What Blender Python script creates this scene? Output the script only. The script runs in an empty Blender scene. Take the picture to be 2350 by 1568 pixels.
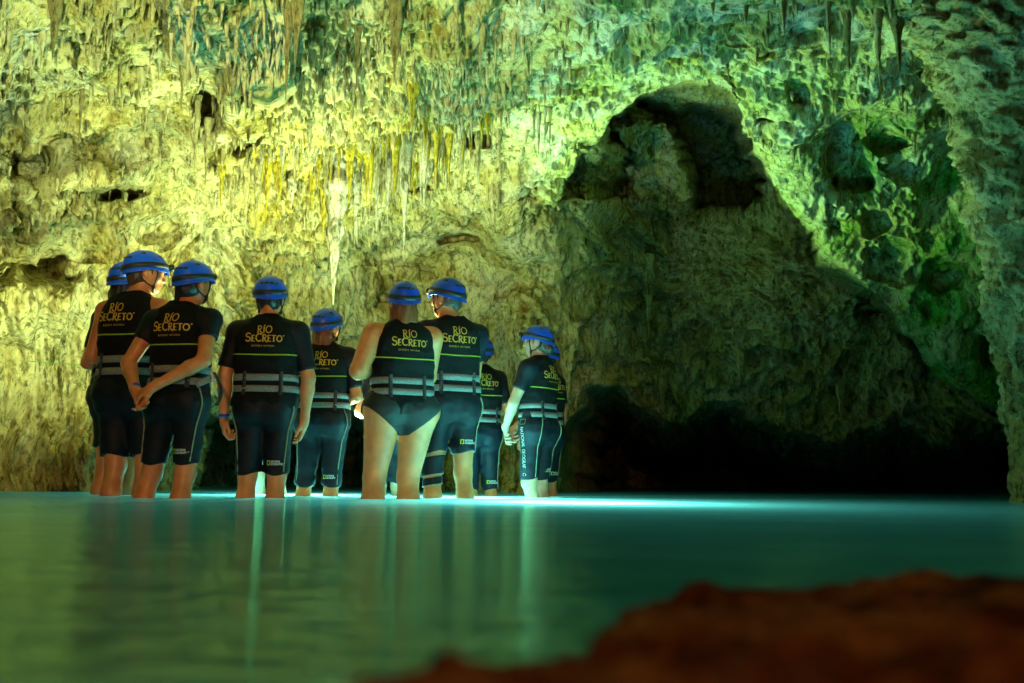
import bpy, math, random
import numpy as np
from mathutils import Matrix, Vector

R = math.radians
scene = bpy.context.scene
col = scene.collection

# ------------------------------------------------------------------ camera
F_PX = 2284.6          # focal length in the 2350-px-wide layout units (35 mm on 36 mm)
CU, CV = 1175.0, 784.0
CAM_H, PITCH, ROLL = 0.12, R(7.98), R(0.55)
cam_d = bpy.data.cameras.new('camera')
cam = bpy.data.objects.new('camera', cam_d)
col.objects.link(cam)
cam_d.sensor_width = 36.0
cam_d.lens = 35.0
cam_d.clip_start = 0.03
cam_d.clip_end = 400.0
cam_m = Matrix.Translation((0, 0, CAM_H)) @ Matrix.Rotation(math.pi / 2 + PITCH, 4, 'X') @ Matrix.Rotation(ROLL, 4, 'Z')
cam.matrix_world = cam_m
cam_d.dof.use_dof = True
cam_d.dof.focus_distance = 6.7
cam_d.dof.aperture_fstop = 3.0
scene.camera = cam

# ------------------------------------------------------------------ world, exposure
world = bpy.data.worlds.new('World')
scene.world = world
world.use_nodes = True
wn = world.node_tree
bg = wn.nodes['Background']
bg.inputs['Color'].default_value = (0.35, 0.5, 0.55, 1)     # no sky reaches the inside of the cave
bg.inputs['Strength'].default_value = 0.0015
vs = scene.view_settings
vs.view_transform = 'Standard'
vs.look = 'None'
vs.exposure = 0.0
vs.gamma = 1.0
vs.use_curve_mapping = False
scene.cycles.use_denoising = True
scene.cycles.max_bounces = 6
scene.cycles.diffuse_bounces = 2
scene.cycles.glossy_bounces = 3
scene.cycles.transparent_max_bounces = 8
scene.cycles.sample_clamp_indirect = 6.0
scene.cycles.caustics_reflective = False
scene.cycles.caustics_refractive = False

# ------------------------------------------------------------------ layout helper
CM3 = np.array(cam_m.to_3x3())
CPOS = np.array([0, 0, CAM_H])


def ray(u, v):
    d = CM3 @ np.array([(u - CU) / F_PX, -(v - CV) / F_PX, -1.0])
    return d / np.linalg.norm(d)


def at(u, v, depth):
    """world point seen at layout position (u, v), `depth` metres in front along world Y"""
    d = ray(u, v)
    return CPOS + d * (depth / d[1])


def uv_of(dirs):
    c = dirs @ CM3
    return CU + F_PX * c[:, 0] / -c[:, 2], CV - F_PX * c[:, 1] / -c[:, 2]


# ------------------------------------------------------------------ lights (a torch behind the party, a warm camera-side lamp, others added fill)
def lamp(name, loc, energy, color, radius=0.05, spot=None, aim=None, blend=1.0):
    L = bpy.data.lights.new(name, 'SPOT' if spot else 'POINT')
    L.energy = energy
    L.color = color
    L.shadow_soft_size = radius
    if spot:
        L.spot_size = R(spot)
        L.spot_blend = blend
    o = bpy.data.objects.new(name, L)
    o.location = loc
    if aim is not None:
        o.rotation_euler = (Vector(aim) - Vector(loc)).to_track_quat('-Z', 'Y').to_euler()
    col.objects.link(o)
    return o


TORCH = at(765, 1055, 7.65)
GLOW_LAMPS = [(at(700, 1140, 7.65), 460), (at(1075, 1140, 7.25), 290), (at(1330, 1140, 5.9), 560)]  # positions and energies of invented lamps under the water
lamp('torch_light', TORCH, 350, (0.84, 1.0, 0.42), 0.06, 165, at(800, 60, 7.6), 0.9)
lamp('added_wall_fill', at(350, 940, 7.15), 330, (0.90, 1.0, 0.42), 0.06, 150, at(60, 250, 7.9), 0.9)  # added fill to brighten the left wall
lamp('added_vault_fill', at(795, 1035, 7.8), 470, (0.84, 1.0, 0.44), 0.06, 130, at(740, -200, 6.6), 0.8)  # added fill that evens out the vault
# added out-of-view spot beside the camera, brightens the upper wall
lamp('added_front_fill', (-1.5, 0.3, 1.25), 2350, (0.88, 1.0, 0.46), 0.05, 46, at(560, -110, 6.8), 0.55)
for p_, e_ in GLOW_LAMPS:
    lamp('added_water_glow', (p_[0], p_[1], -0.26), e_, (0.62, 1.0, 1.0), 0.05)  # added below the surface to make the water glow
lamp('added_arch_fill', at(1180, 930, 8.6), 800, (0.52, 1.0, 0.34), 0.06, 88, at(1840, 90, 8.0), 0.65)  # added greenish fill for the right-hand vault
lamp('photographer_lamp', (-0.3, -2.7, 1.75), 780, (1.0, 0.44, 0.20), 0.12, 33, (-1.4, 6.4, 0.75), 0.5)
lamp('added_shelf_fill', (0.15, -0.35, 0.55), 27.0, (1.0, 0.28, 0.09), 0.03)  # added red fill that lights the foreground rock

# ------------------------------------------------------------------ numpy noise
rng = np.random.default_rng(7)
PERM = np.concatenate([rng.permutation(256)] * 3).astype(np.int32)
GR = rng.normal(size=(256, 3)).astype(np.float32)
GR /= np.linalg.norm(GR, axis=1)[:, None]


def perlin(p):
    p = np.asarray(p, dtype=np.float32)
    i = np.floor(p).astype(np.int32)
    f = p - i
    i &= 255
    w = f * f * f * (f * (f * 6 - 15) + 10)
    out = np.zeros(len(p), np.float32)
    for dx in (0, 1):
        ax = PERM[i[:, 0] + dx]
        wx = w[:, 0] if dx else 1 - w[:, 0]
        for dy in (0, 1):
            ay = PERM[ax + i[:, 1] + dy]
            wy = wx * (w[:, 1] if dy else 1 - w[:, 1])
            for dz in (0, 1):
                g = GR[PERM[ay + i[:, 2] + dz]]
                dt = g[:, 0] * (f[:, 0] - dx) + g[:, 1] * (f[:, 1] - dy) + g[:, 2] * (f[:, 2] - dz)
                out += dt * wy * (w[:, 2] if dz else 1 - w[:, 2])
    return out * 1.5


JIT = rng.random((256, 3)).astype(np.float32)


def worley(p):
    p = np.asarray(p, dtype=np.float32)
    i = np.floor(p).astype(np.int32)
    f = p - i
    i &= 255
    f1 = np.full(len(p), 9.0, np.float32)
    f2 = np.full(len(p), 9.0, np.float32)
    for dx in (-1, 0, 1):
        ax = PERM[(i[:, 0] + dx) & 255]
        for dy in (-1, 0, 1):
            ay = PERM[ax + ((i[:, 1] + dy) & 255)]
            for dz in (-1, 0, 1):
                j = JIT[PERM[ay + ((i[:, 2] + dz) & 255)]]
                q = (j[:, 0] + dx - f[:, 0]) ** 2 + (j[:, 1] + dy - f[:, 1]) ** 2 + (j[:, 2] + dz - f[:, 2]) ** 2
                f2 = np.minimum(f2, np.maximum(f1, q))
                f1 = np.minimum(f1, q)
    return np.sqrt(f1), np.sqrt(f2)


def sstep(a, b, x):
    t = np.clip((x - a) / (b - a), 0, 1)
    return t * t * (3 - 2 * t)


# ------------------------------------------------------------------ mesh helpers
def link(name, me, mats, parent=None):
    o = bpy.data.objects.new(name, me)
    col.objects.link(o)
    for m in (mats if isinstance(mats, (list, tuple)) else [mats]):
        if m is not None and m.name not in [x.name for x in me.materials if x]:
            me.materials.append(m)
    if parent is not None:
        o.parent = parent
    return o


def np_mesh(name, V, Fc, smooth=True):
    """V (n,3), Fc (m,k) quads or triangles"""
    me = bpy.data.meshes.new(name)
    V = np.asarray(V, dtype=np.float32)
    Fc = np.asarray(Fc, dtype=np.int32)
    k = Fc.shape[1]
    me.vertices.add(len(V))
    me.vertices.foreach_set('co', V.ravel())
    me.loops.add(Fc.size)
    me.loops.foreach_set('vertex_index', Fc.ravel())
    me.polygons.add(len(Fc))
    me.polygons.foreach_set('loop_start', np.arange(0, Fc.size, k, dtype=np.int32))
    me.polygons.foreach_set('loop_total', np.full(len(Fc), k, dtype=np.int32))
    if smooth:
        me.polygons.foreach_set('use_smooth', np.ones(len(Fc), dtype=bool))
    me.update(calc_edges=True)
    return me


def grid_faces(nr, nc, wrap=False):
    r = np.arange(nr - 1)[:, None]
    c = np.arange(nc if wrap else nc - 1)[None, :]
    c2 = (c + 1) % nc
    a = r * nc + c
    b = r * nc + c2
    d = (r + 1) * nc + c
    e = (r + 1) * nc + c2
    return np.stack([a, b, e, d], -1).reshape(-1, 4)


def tube_mesh(name, pts, rad, seg=8, flat=1.0, smooth=True):
    pts = np.asarray(pts, float)
    n = len(pts)
    rad = np.broadcast_to(np.asarray(rad, float), (n,))
    T = np.gradient(pts, axis=0)
    T /= np.linalg.norm(T, axis=1)[:, None] + 1e-9
    up = np.array([0.13, 0.21, 0.97]) if abs(T[0][2]) < 0.9 else np.array([0.9, 0.3, 0.1])
    V = []
    for i in range(n):
        a = np.cross(T[i], up)
        a /= np.linalg.norm(a)
        b = np.cross(T[i], a)
        for s in range(seg):
            t = 2 * math.pi * s / seg
            V.append(pts[i] + rad[i] * (math.cos(t) * a * flat + math.sin(t) * b))
    Fc = [list(q) for q in grid_faces(n, seg, True)]
    me = bpy.data.meshes.new(name)
    me.from_pydata([tuple(v) for v in V], [], [tuple(int(x) for x in q) for q in Fc] + [tuple(range(seg))[::-1], tuple(range((n - 1) * seg, n * seg))])
    if smooth:
        me.polygons.foreach_set('use_smooth', [True] * len(me.polygons))
    me.update()
    return me


def tag(o, label, cat, group=None, kind=None):
    o['label'] = label
    o['category'] = cat
    if group:
        o['group'] = group
    if kind:
        o['kind'] = kind
    return o


# ------------------------------------------------------------------ materials
def new_mat(name):
    m = bpy.data.materials.new(name)
    m.use_nodes = True
    nt = m.node_tree
    return m, nt, nt.nodes, nt.links, nt.nodes['Principled BSDF']


def simple_mat(name, color, rough=0.6, noise=0.25, scale=40.0, bump=0.0, bscale=200.0, spec=0.5, coord='Object', stretch=(1, 1, 1), metal=0.0):
    m, nt, N, L, P = new_mat(name)
    tc = N.new('ShaderNodeTexCoord')
    mp = N.new('ShaderNodeMapping')
    mp.inputs['Scale'].default_value = stretch
    L.new(tc.outputs[coord], mp.inputs['Vector'])
    nz = N.new('ShaderNodeTexNoise')
    nz.inputs['Scale'].default_value = scale
    nz.inputs['Detail'].default_value = 5
    L.new(mp.outputs[0], nz.inputs['Vector'])
    rmp = N.new('ShaderNodeValToRGB')
    c = np.array(color)
    rmp.color_ramp.elements[0].position = 0.3
    rmp.color_ramp.elements[1].position = 0.7
    rmp.color_ramp.elements[0].color = (*np.clip(c * (1 - noise), 0, 1), 1)
    rmp.color_ramp.elements[1].color = (*np.clip(c * (1 + noise), 0, 1), 1)
    L.new(nz.outputs['Fac'], rmp.inputs['Fac'])
    L.new(rmp.outputs['Color'], P.inputs['Base Color'])
    P.inputs['Roughness'].default_value = rough
    P.inputs['Specular IOR Level'].default_value = spec
    P.inputs['Metallic'].default_value = metal
    if bump:
        nb = N.new('ShaderNodeTexNoise')
        nb.inputs['Scale'].default_value = bscale
        nb.inputs['Detail'].default_value = 4
        L.new(mp.outputs[0], nb.inputs['Vector'])
        b = N.new('ShaderNodeBump')
        b.inputs['Strength'].default_value = bump
        b.inputs['Distance'].default_value = 0.004
        L.new(nb.outputs['Fac'], b.inputs['Height'])
        L.new(b.outputs['Normal'], P.inputs['Normal'])
    return m


def rock_mat(name, ramp, yellow=False, bump=0.6, scale=1.0):
    m, nt, N, L, P = new_mat(name)
    tc = N.new('ShaderNodeTexCoord')
    mp = N.new('ShaderNodeMapping')
    mp.inputs['Scale'].default_value = (scale, scale, 0.7 * scale)
    L.new(tc.outputs['Object'], mp.inputs['Vector'])

    def noise(sc, det, rough=0.6, dist=0.0):
        n = N.new('ShaderNodeTexNoise')
        n.inputs['Scale'].default_value = sc
        n.inputs['Detail'].default_value = det
        n.inputs['Roughness'].default_value = rough
        n.inputs['Distortion'].default_value = dist
        L.new(mp.outputs[0], n.inputs['Vector'])
        return n.outputs['Fac']

    def mix(fac, a, b, mode='MIX'):
        x = N.new('ShaderNodeMix')
        x.data_type = 'RGBA'
        x.blend_type = mode
        if isinstance(fac, float):
            x.inputs[0].default_value = fac
        else:
            L.new(fac, x.inputs[0])
        for sock, val in ((x.inputs[6], a), (x.inputs[7], b)):
            if isinstance(val, tuple):
                sock.default_value = val
            else:
                L.new(val, sock)
        return x.outputs[2]

    def ramp_node(fac, stops):
        r = N.new('ShaderNodeValToRGB')
        e = r.color_ramp.elements
        while len(e) < len(stops):
            e.new(0.5)
        for el, (pos, c) in zip(e, stops):
            el.position = pos
            el.color = (*c, 1)
        L.new(fac, r.inputs['Fac'])
        return r.outputs['Color']

    big = ramp_node(noise(1.3, 8, 0.68, 0.6), ramp)
    fine = ramp_node(noise(14, 8, 0.75), [(0.32, (0.30, 0.27, 0.13)), (0.5, (0.82, 0.82, 0.74)), (0.7, (1, 1, 1))])
    c = big
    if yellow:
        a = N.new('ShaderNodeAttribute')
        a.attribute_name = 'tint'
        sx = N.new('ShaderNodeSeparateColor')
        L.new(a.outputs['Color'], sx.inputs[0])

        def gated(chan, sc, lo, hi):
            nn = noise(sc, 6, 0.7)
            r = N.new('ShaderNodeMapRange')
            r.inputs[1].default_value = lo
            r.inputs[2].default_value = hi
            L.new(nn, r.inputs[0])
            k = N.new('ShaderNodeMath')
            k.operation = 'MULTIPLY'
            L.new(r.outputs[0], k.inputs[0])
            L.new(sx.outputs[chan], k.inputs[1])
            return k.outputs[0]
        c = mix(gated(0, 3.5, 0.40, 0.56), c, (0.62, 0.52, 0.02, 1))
        c = mix(gated(1, 2.2, 0.32, 0.54), c, (0.07, 0.34, 0.03, 1))  # green light mixed into the base colour
        c = mix(gated(2, 2.6, 0.46, 0.60), c, (0.62, 0.70, 0.66, 1))
    c = mix(0.85, c, fine, 'MULTIPLY')
    # small dark specks of manganese
    sp = ramp_node(noise(45, 3, 0.6), [(0.30, (0.22, 0.15, 0.07)), (0.40, (1, 1, 1))])
    c = mix(0.65, c, sp, 'MULTIPLY')
    mp2 = N.new('ShaderNodeMapping')
    mp2.inputs['Scale'].default_value = (scale, scale, 0.30 * scale)
    L.new(tc.outputs['Object'], mp2.inputs['Vector'])
    for sc_, lo_, hi_, k_ in ((7.0, 0.38, 0.47, 0.85), (21.0, 0.40, 0.48, 0.8)):
        n_ = N.new('ShaderNodeTexNoise')
        n_.inputs['Scale'].default_value = sc_
        n_.inputs['Detail'].default_value = 9
        n_.inputs['Roughness'].default_value = 0.72
        L.new(mp2.outputs[0], n_.inputs['Vector'])
        c = mix(k_, c, ramp_node(n_.outputs['Fac'], [(lo_, (0.16, 0.155, 0.045)), (hi_, (1, 1, 1))]), 'MULTIPLY')
    L.new(c, P.inputs['Base Color'])
    P.inputs['Roughness'].default_value = 0.88
    P.inputs['Specular IOR Level'].default_value = 0.15
    h1 = noise(22, 8, 0.7, 0.4)
    h2 = noise(70, 6, 0.65)
    ad = N.new('ShaderNodeMath')
    ad.operation = 'MULTIPLY_ADD'
    L.new(h2, ad.inputs[0])
    ad.inputs[1].default_value = 0.45
    L.new(h1, ad.inputs[2])
    hsum = ad.outputs[0]
    for sc_, amp_ in ((11.0, 0.6),):
        vo = N.new('ShaderNodeTexVoronoi')
        vo.inputs['Scale'].default_value = sc_
        vo.inputs['Randomness'].default_value = 1.0
        wv_ = N.new('ShaderNodeVectorMath')
        wv_.operation = 'MULTIPLY_ADD'
        nw_ = N.new('ShaderNodeTexNoise')
        nw_.inputs['Scale'].default_value = sc_ * 0.8
        L.new(mp.outputs[0], nw_.inputs['Vector'])
        L.new(nw_.outputs['Color'], wv_.inputs[0])
        wv_.inputs[1].default_value = (0.12, 0.12, 0.12)
        L.new(mp.outputs[0], wv_.inputs[2])
        L.new(wv_.outputs[0], vo.inputs['Vector'])
        mrp = N.new('ShaderNodeMapRange')
        mrp.interpolation_type = 'SMOOTHSTEP'
        mrp.inputs[1].default_value = 0.10
        mrp.inputs[2].default_value = 0.42
        mrp.inputs[3].default_value = 0.0
        mrp.inputs[4].default_value = amp_
        L.new(vo.outputs['Distance'], mrp.inputs[0])
        a2 = N.new('ShaderNodeMath')
        L.new(hsum, a2.inputs[0])
        L.new(mrp.outputs[0], a2.inputs[1])
        hsum = a2.outputs[0]
    b = N.new('ShaderNodeBump')
    b.inputs['Strength'].default_value = bump
    b.inputs['Distance'].default_value = 0.05
    L.new(hsum, b.inputs['Height'])
    L.new(b.outputs['Normal'], P.inputs['Normal'])
    return m


CREAM = [(0.28, (0.20, 0.14, 0.035)), (0.42, (0.46, 0.40, 0.13)), (0.55, (0.68, 0.66, 0.34)), (0.70, (0.52, 0.51, 0.24))]
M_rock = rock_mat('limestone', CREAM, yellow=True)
M_stal = rock_mat('calcite', [(0.25, (0.34, 0.28, 0.09)), (0.5, (0.58, 0.55, 0.30)), (0.7, (0.66, 0.68, 0.52))], bump=0.7)
M_stal_w = rock_mat('white_calcite', [(0.25, (0.52, 0.50, 0.34)), (0.5, (0.78, 0.80, 0.68)), (0.7, (0.85, 0.88, 0.82))], bump=0.8)
M_stal_y = rock_mat('yellow_calcite', [(0.25, (0.42, 0.34, 0.05)), (0.5, (0.68, 0.58, 0.06)), (0.72, (0.62, 0.58, 0.25))], bump=0.7)
M_stal_d = rock_mat('brown_calcite', [(0.25, (0.16, 0.13, 0.05)), (0.5, (0.30, 0.27, 0.12)), (0.72, (0.42, 0.38, 0.2))], bump=0.7)
M_redrock = rock_mat('red_brown_rock', [(0.38, (0.03, 0.005, 0.002)), (0.48, (0.20, 0.05, 0.010)), (0.60, (0.38, 0.20, 0.05))], scale=9, bump=0.9)
M_bed = rock_mat('river_bed_rock', [(0.3, (0.06, 0.035, 0.012)), (0.5, (0.16, 0.13, 0.05)), (0.7, (0.22, 0.24, 0.12))], scale=1.5, bump=0.3)


# ------------------------------------------------------------------ cave wall and vault
def axis(pieces):
    out = []
    for a, b, st in pieces:
        out.append(np.arange(a, b, st))
    out.append([pieces[-1][1]])
    return np.concatenate(out)


STEP = 0.060
AZ = np.radians(axis([(-75, -29, 0.6), (-29, 29, STEP), (29, 75, 0.6)]))
EL = np.radians(axis([(-2.2, 29, STEP), (29, 84, 0.8)]))
az, el = np.meshgrid(AZ, EL)
nR, nC = az.shape
az = az.ravel()
el = el.ravel()
D = np.stack([np.sin(az) * np.cos(el), np.cos(az) * np.cos(el), np.sin(el)], 1)
U, Vv = uv_of(D)
Vv = np.clip(Vv, -3000, 1400)
U = np.clip(U, -4000, 6000)

TU = np.array([-3000, -700, 0, 300, 600, 900, 1200, 1500, 1800, 2100, 2350, 3000, 5500], float)
TV = np.array([-3000, -1200, -500, 0, 200, 400, 600, 800, 1000, 1180], float)
TR = np.array([
    [2.6, 2.6, 2.6, 2.6, 2.6, 2.6, 2.6, 2.6, 2.6, 2.6, 2.6, 2.6, 2.6],
    [3.4, 3.4, 3.4, 3.4, 3.4, 3.4, 3.4, 3.4, 3.4, 3.4, 3.4, 3.4, 3.4],
    [4.2, 4.7, 5.2, 5.2, 5.2, 5.2, 5.3, 5.4, 5.4, 5.3, 5.0, 4.6, 4.0],
    [4.6, 6.2, 7.1, 7.1, 6.9, 6.9, 7.2, 7.3, 7.3, 7.6, 8.2, 7.0, 5.4],
    [4.8, 6.6, 8.0, 8.1, 7.8, 7.9, 8.4, 8.6, 8.4, 8.7, 9.4, 8.0, 6.0],
    [5.0, 6.9, 8.7, 9.1, 9.2, 9.2, 9.6, 9.8, 9.3, 9.6, 10.2, 8.6, 6.4],
    [5.0, 7.1, 9.1, 9.6, 10.3, 10.9, 10.8, 10.6, 9.9, 10.0, 10.6, 9.0, 6.6],
    [5.0, 7.2, 9.3, 9.8, 10.7, 11.4, 11.0, 10.8, 10.5, 10.6, 10.9, 9.2, 6.8],
    [5.0, 7.2, 9.4, 9.9, 10.9, 11.6, 11.0, 11.2, 11.0, 11.0, 11.2, 9.4, 7.0],
    [5.0, 7.2, 9.4, 9.9, 10.9, 11.6, 11.0, 11.2, 11.0, 11.0, 11.2, 9.4, 7.0]])


def table(u, v):
    """smooth (Catmull-like, via smoothstep blend) interpolation of the distance table"""
    iu = np.clip(np.searchsorted(TU, u) - 1, 0, len(TU) - 2)
    iv = np.clip(np.searchsorted(TV, v) - 1, 0, len(TV) - 2)
    fu = np.clip((u - TU[iu]) / (TU[iu + 1] - TU[iu]), 0, 1)
    fv = np.clip((v - TV[iv]) / (TV[iv + 1] - TV[iv]), 0, 1)
    return (TR[iv, iu] * (1 - fu) * (1 - fv) + TR[iv, iu + 1] * fu * (1 - fv) + TR[iv + 1, iu] * (1 - fu) * fv + TR[iv + 1, iu + 1] * fu * fv)


def poly_sd(pu, pv, pts):
    """signed distance to a closed polygon, negative inside"""
    pts = np.asarray(pts, float)
    d = np.full(len(pu), 1e9)
    inside = np.zeros(len(pu), bool)
    for a, b in zip(pts, np.roll(pts, -1, 0)):
        e = b - a
        wx, wy = pu - a[0], pv - a[1]
        t = np.clip((wx * e[0] + wy * e[1]) / (e @ e), 0, 1)
        d = np.minimum(d, (wx - e[0] * t) ** 2 + (wy - e[1] * t) ** 2)
        c = ((a[1] > pv) != (b[1] > pv)) & (pu < (b[0] - a[0]) * (pv - a[1]) / (b[1] - a[1] + 1e-12) + a[0])
        inside ^= c
    d = np.sqrt(d)
    return np.where(inside, -d, d)


r = table(U, Vv)
# soften the table's creases
r2 = r.reshape(nR, nC)
for _ in range(2):
    k = 9
    ker = np.hanning(2 * k + 3)[1:-1]
    ker /= ker.sum()
    pad = np.pad(r2, ((0, 0), (k, k)), mode='edge')
    r2 = sum(ker[j] * pad[:, j:j + nC] for j in range(2 * k + 1))
    pad = np.pad(r2, ((k, k), (0, 0)), mode='edge')
    r2 = sum(ker[j] * pad[j:j + nR] for j in range(2 * k + 1))
r = r2.ravel()

P0 = CPOS + D * r[:, None]
# ragged coordinates for the outlines
j1 = perlin(P0 * 1.7 + 3.1)
j2 = perlin(P0 * 1.7 + 41.7)
j3 = perlin(P0 * 6.0 + 9.3)
j4 = perlin(P0 * 6.0 + 77.3)
ju = U + 26 * j1 + 11 * j3
jv = Vv + 26 * j2 + 11 * j4

ARCH = [(1285, 460), (1335, 345), (1400, 275), (1480, 205), (1560, 192), (1655, 192), (1692, 245), (1750, 340), (1800, 430), (1868, 555), (1960, 640),
        (2050, 720), (2190, 850), (2290, 930), (2420, 1000), (2420, 1300), (1285, 1300)]
sd = poly_sd(ju, jv, ARCH)
arch = sstep(5, -6, sd)
ramp_l = np.where(jv < 470, 1.0, sstep(1250, 1560, U))
recess = arch * np.where(Vv < 440, 1.0, np.maximum(ramp_l, 0) * 1.0)
deep = sstep(300, 560, Vv) * 0 + 1
recess = recess * (0.35 + 0.65 * sstep(1330, 1440, U))
dr = recess * (2.4 + 0.9 * sstep(700, 420, Vv))
dr -= 0.35 * np.exp(-((U - 1215) / 75) ** 2) * sstep(330, 470, Vv)
# rock blocks inside the recess
blk1 = sstep(14, -14, poly_sd(ju, jv, [(1345, 320), (1390, 300), (1436, 330), (1432, 400), (1395, 440), (1340, 415)]))
blk2 = sstep(12, -12, poly_sd(ju, jv, [(1425, 275), (1470, 262), (1520, 275), (1550, 320), (1572, 400), (1585, 470), (1520, 480), (1445, 470), (1440, 370)]))
dr -= 1.0 * np.maximum(blk1, 0.8 * blk2) * recess
hole = sstep(16, -16, poly_sd(ju, jv, [(1470, 215), (1560, 250), (1670, 250), (1722, 330), (1755, 400), (1740, 470), (1610, 490), (1590, 440), (1580, 340), (1530, 265)]))
dr += 1.9 * hole
# low caves at the water line
LIP = [(440, 1300), (450, 985), (500, 940), (560, 960), (700, 985), (800, 955), (880, 1000), (930, 1050), (1000, 1095), (1030, 1300)]
LIP2 = [(1300, 1300), (1312, 1000), (1352, 905), (1413, 893), (1475, 930), (1536, 962), (1620, 935), (1695, 925), (1782, 975), (1833, 998), (1905, 1008), (1990, 985),
        (2060, 950), (2130, 1000), (2200, 965), (2330, 960), (2420, 1000), (2420, 1300)]
ju2 = U + 12 * j1 + 9 * j3
jv2 = Vv + 16 * j2 + 16 * perlin(P0 * np.array([5.0, 5.0, 1.0]) + 5.5)
sdl2 = poly_sd(ju2, jv2, LIP2)
low = np.maximum(sstep(8, -8, poly_sd(ju2, jv2, LIP)) * 5.0, sstep(10, -20, sdl2) * 0.7 + sstep(0, -150, sdl2) * 11.0)
dr += low
# flowstone pillar behind the party
pil = np.exp(-((U - 1205) / 95) ** 2) * sstep(640, 760, Vv)
dr -= 0.5 * pil
# hanging curtain mass, upper left
MASS = [(350, -160), (372, 40), (400, 130), (450, 186), (500, 236), (560, 232), (622, 238), (662, 190), (690, 100), (702, -160)]
mass = sstep(14, -14, poly_sd(ju, jv, MASS))
dr -= 1.0 * mass * sstep(-420, -60, Vv)
# pockets and ledges: (u, v, su, sv, depth)
POCK = [(485, 225, 34, 48, 0.9), (238, 437, 88, 15, 0.75), (85, 600, 50, 42, 0.6), (55, 385, 62, 40, 0.6), (15, 330, 30, 60, 0.6), (10, 520, 14, 150, 0.5),
        (1915, 380, 26, 58, 0.5), (1935, 430, 30, 30, 0.5), (2042, 330, 40, 26, 0.55), (1985, 437, 30, 20, 0.45), (2010, 515, 32, 24, 0.5), (1905, 520, 22, 16, 0.4),
        (2080, 390, 44, 30, 0.45), (2050, 620, 60, 40, 0.5), (2160, 640, 36, 30, 0.4), (2010, 690, 46, 26, 0.45), (2270, 800, 36, 46, 0.7), (1770, 265, 16, 10, 0.35),
        (1690, 90, 26, 14, 0.3), (1860, 95, 30, 16, 0.3), (1765, 120, 18, 14, 0.35), (1840, 215, 26, 20, 0.4), (1215, 430, 22, 14, 0.4), (1225, 460, 22, 14, 0.4),
        (1090, 330, 24, 18, 0.35), (560, 320, 28, 26, 0.4), (960, 430, 24, 12, 0.3), (1050, 545, 34, 12, 0.35), (980, 620, 30, 14, 0.3), (885, 640, 12, 36, 0.4),
        (370, 545, 46, 26, 0.3), (125, 640, 24, 12, 0.3), (750, 585, 20, 18, 0.3), (870, 690, 30, 24, 0.3)]
for (pu, pv, su, sv, dd) in POCK:
    q = ((ju - pu) / su) ** 2 + ((jv - pv) / sv) ** 2
    dr += (0.85 if pu < 1300 else 0.52) * dd * sstep(2.0, 0.1, q + 0.35 * j4 + 0.3 * j1)
# a ledge that overhangs on the left wall
dr -= 0.35 * np.exp(-((jv - 395) / 30) ** 2) * sstep(120, 170, U) * sstep(420, 320, U)
dr -= 0.45 * np.exp(-((jv - 700) / 60) ** 2) * sstep(340, 120, U)
r = r + dr
P1 = CPOS + D * r[:, None]


def grid_normals(Pw):
    G = Pw.reshape(nR, nC, 3)
    a = np.gradient(G, axis=1)
    b = np.gradient(G, axis=0)
    n = np.cross(b, a)
    n /= np.linalg.norm(n, axis=2)[..., None] + 1e-9
    n = n.reshape(-1, 3)
    s = np.sign((n * -D).sum(1))
    return n * np.where(s == 0, 1, s)[:, None]


# blend normals toward the viewer of the chamber so that steep steps stay well behaved
Nn = grid_normals(CPOS + D * (table(U, Vv) + 0.35 * dr)[:, None])
Nn = 0.6 * Nn - 0.4 * D
Nn /= np.linalg.norm(Nn, axis=1)[:, None]

rg = r.reshape(nR, nC)
ga = np.abs(np.gradient(rg, AZ, axis=1)) / np.maximum(np.cos(EL), 0.2)[:, None]
ge = np.abs(np.gradient(rg, EL, axis=0))
slope = np.sqrt(ga ** 2 + ge ** 2) / rg
pad = np.pad(slope, 1, mode='edge')
slope = np.max([pad[i:i + nR, j:j + nC] for i in (0, 1, 2) for j in (0, 1, 2)], axis=0)
damp = (0.45 + 0.55 / (1 + (slope / 5.0) ** 3)).ravel()
damp = np.where(Vv < -60, 1.0, damp)
Wleft = sstep(1150, 650, U) * sstep(300, 480, Vv)                      # fluted flowstone
Wdrip = sstep(1350, 1000, U) * sstep(620, 430, Vv)                      # dripping curtains
Wspon = sstep(950, 1350, U)                                            # spongy dissolved limestone
warp = np.stack([perlin(P0 * 1.1 + o) for o in (0.0, 17.3, 31.9)], 1) * 0.25
Q = P0 + warp + Nn * (0.25 * dr)[:, None]
low_f = 0.30 * perlin(Q * 0.75) + 0.17 * perlin(Q * 1.6 + 5)
disp = 0.11 * perlin(Q * 3.3 + 9)
rid = 1 - 2 * np.abs(perlin(Q * 5.5 + 2))
disp += 0.035 * rid * (0.4 + 0.6 * Wspon)
# (a) vertical flutes
fl = perlin(Q * np.array([5.0, 5.0, 0.55]) + 11)
fl2 = perlin(Q * np.array([12.0, 12.0, 1.3]) + 23)
fl3 = perlin(Q * np.array([27.0, 27.0, 3.5]) + 29)
disp += Wleft * (1.0 + 0.5 * sstep(800, 500, U)) * (0.14 * (1 - 2 * np.abs(fl)) + 0.08 * (1 - 2 * np.abs(fl2)) + 0.035 * fl3)
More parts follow.
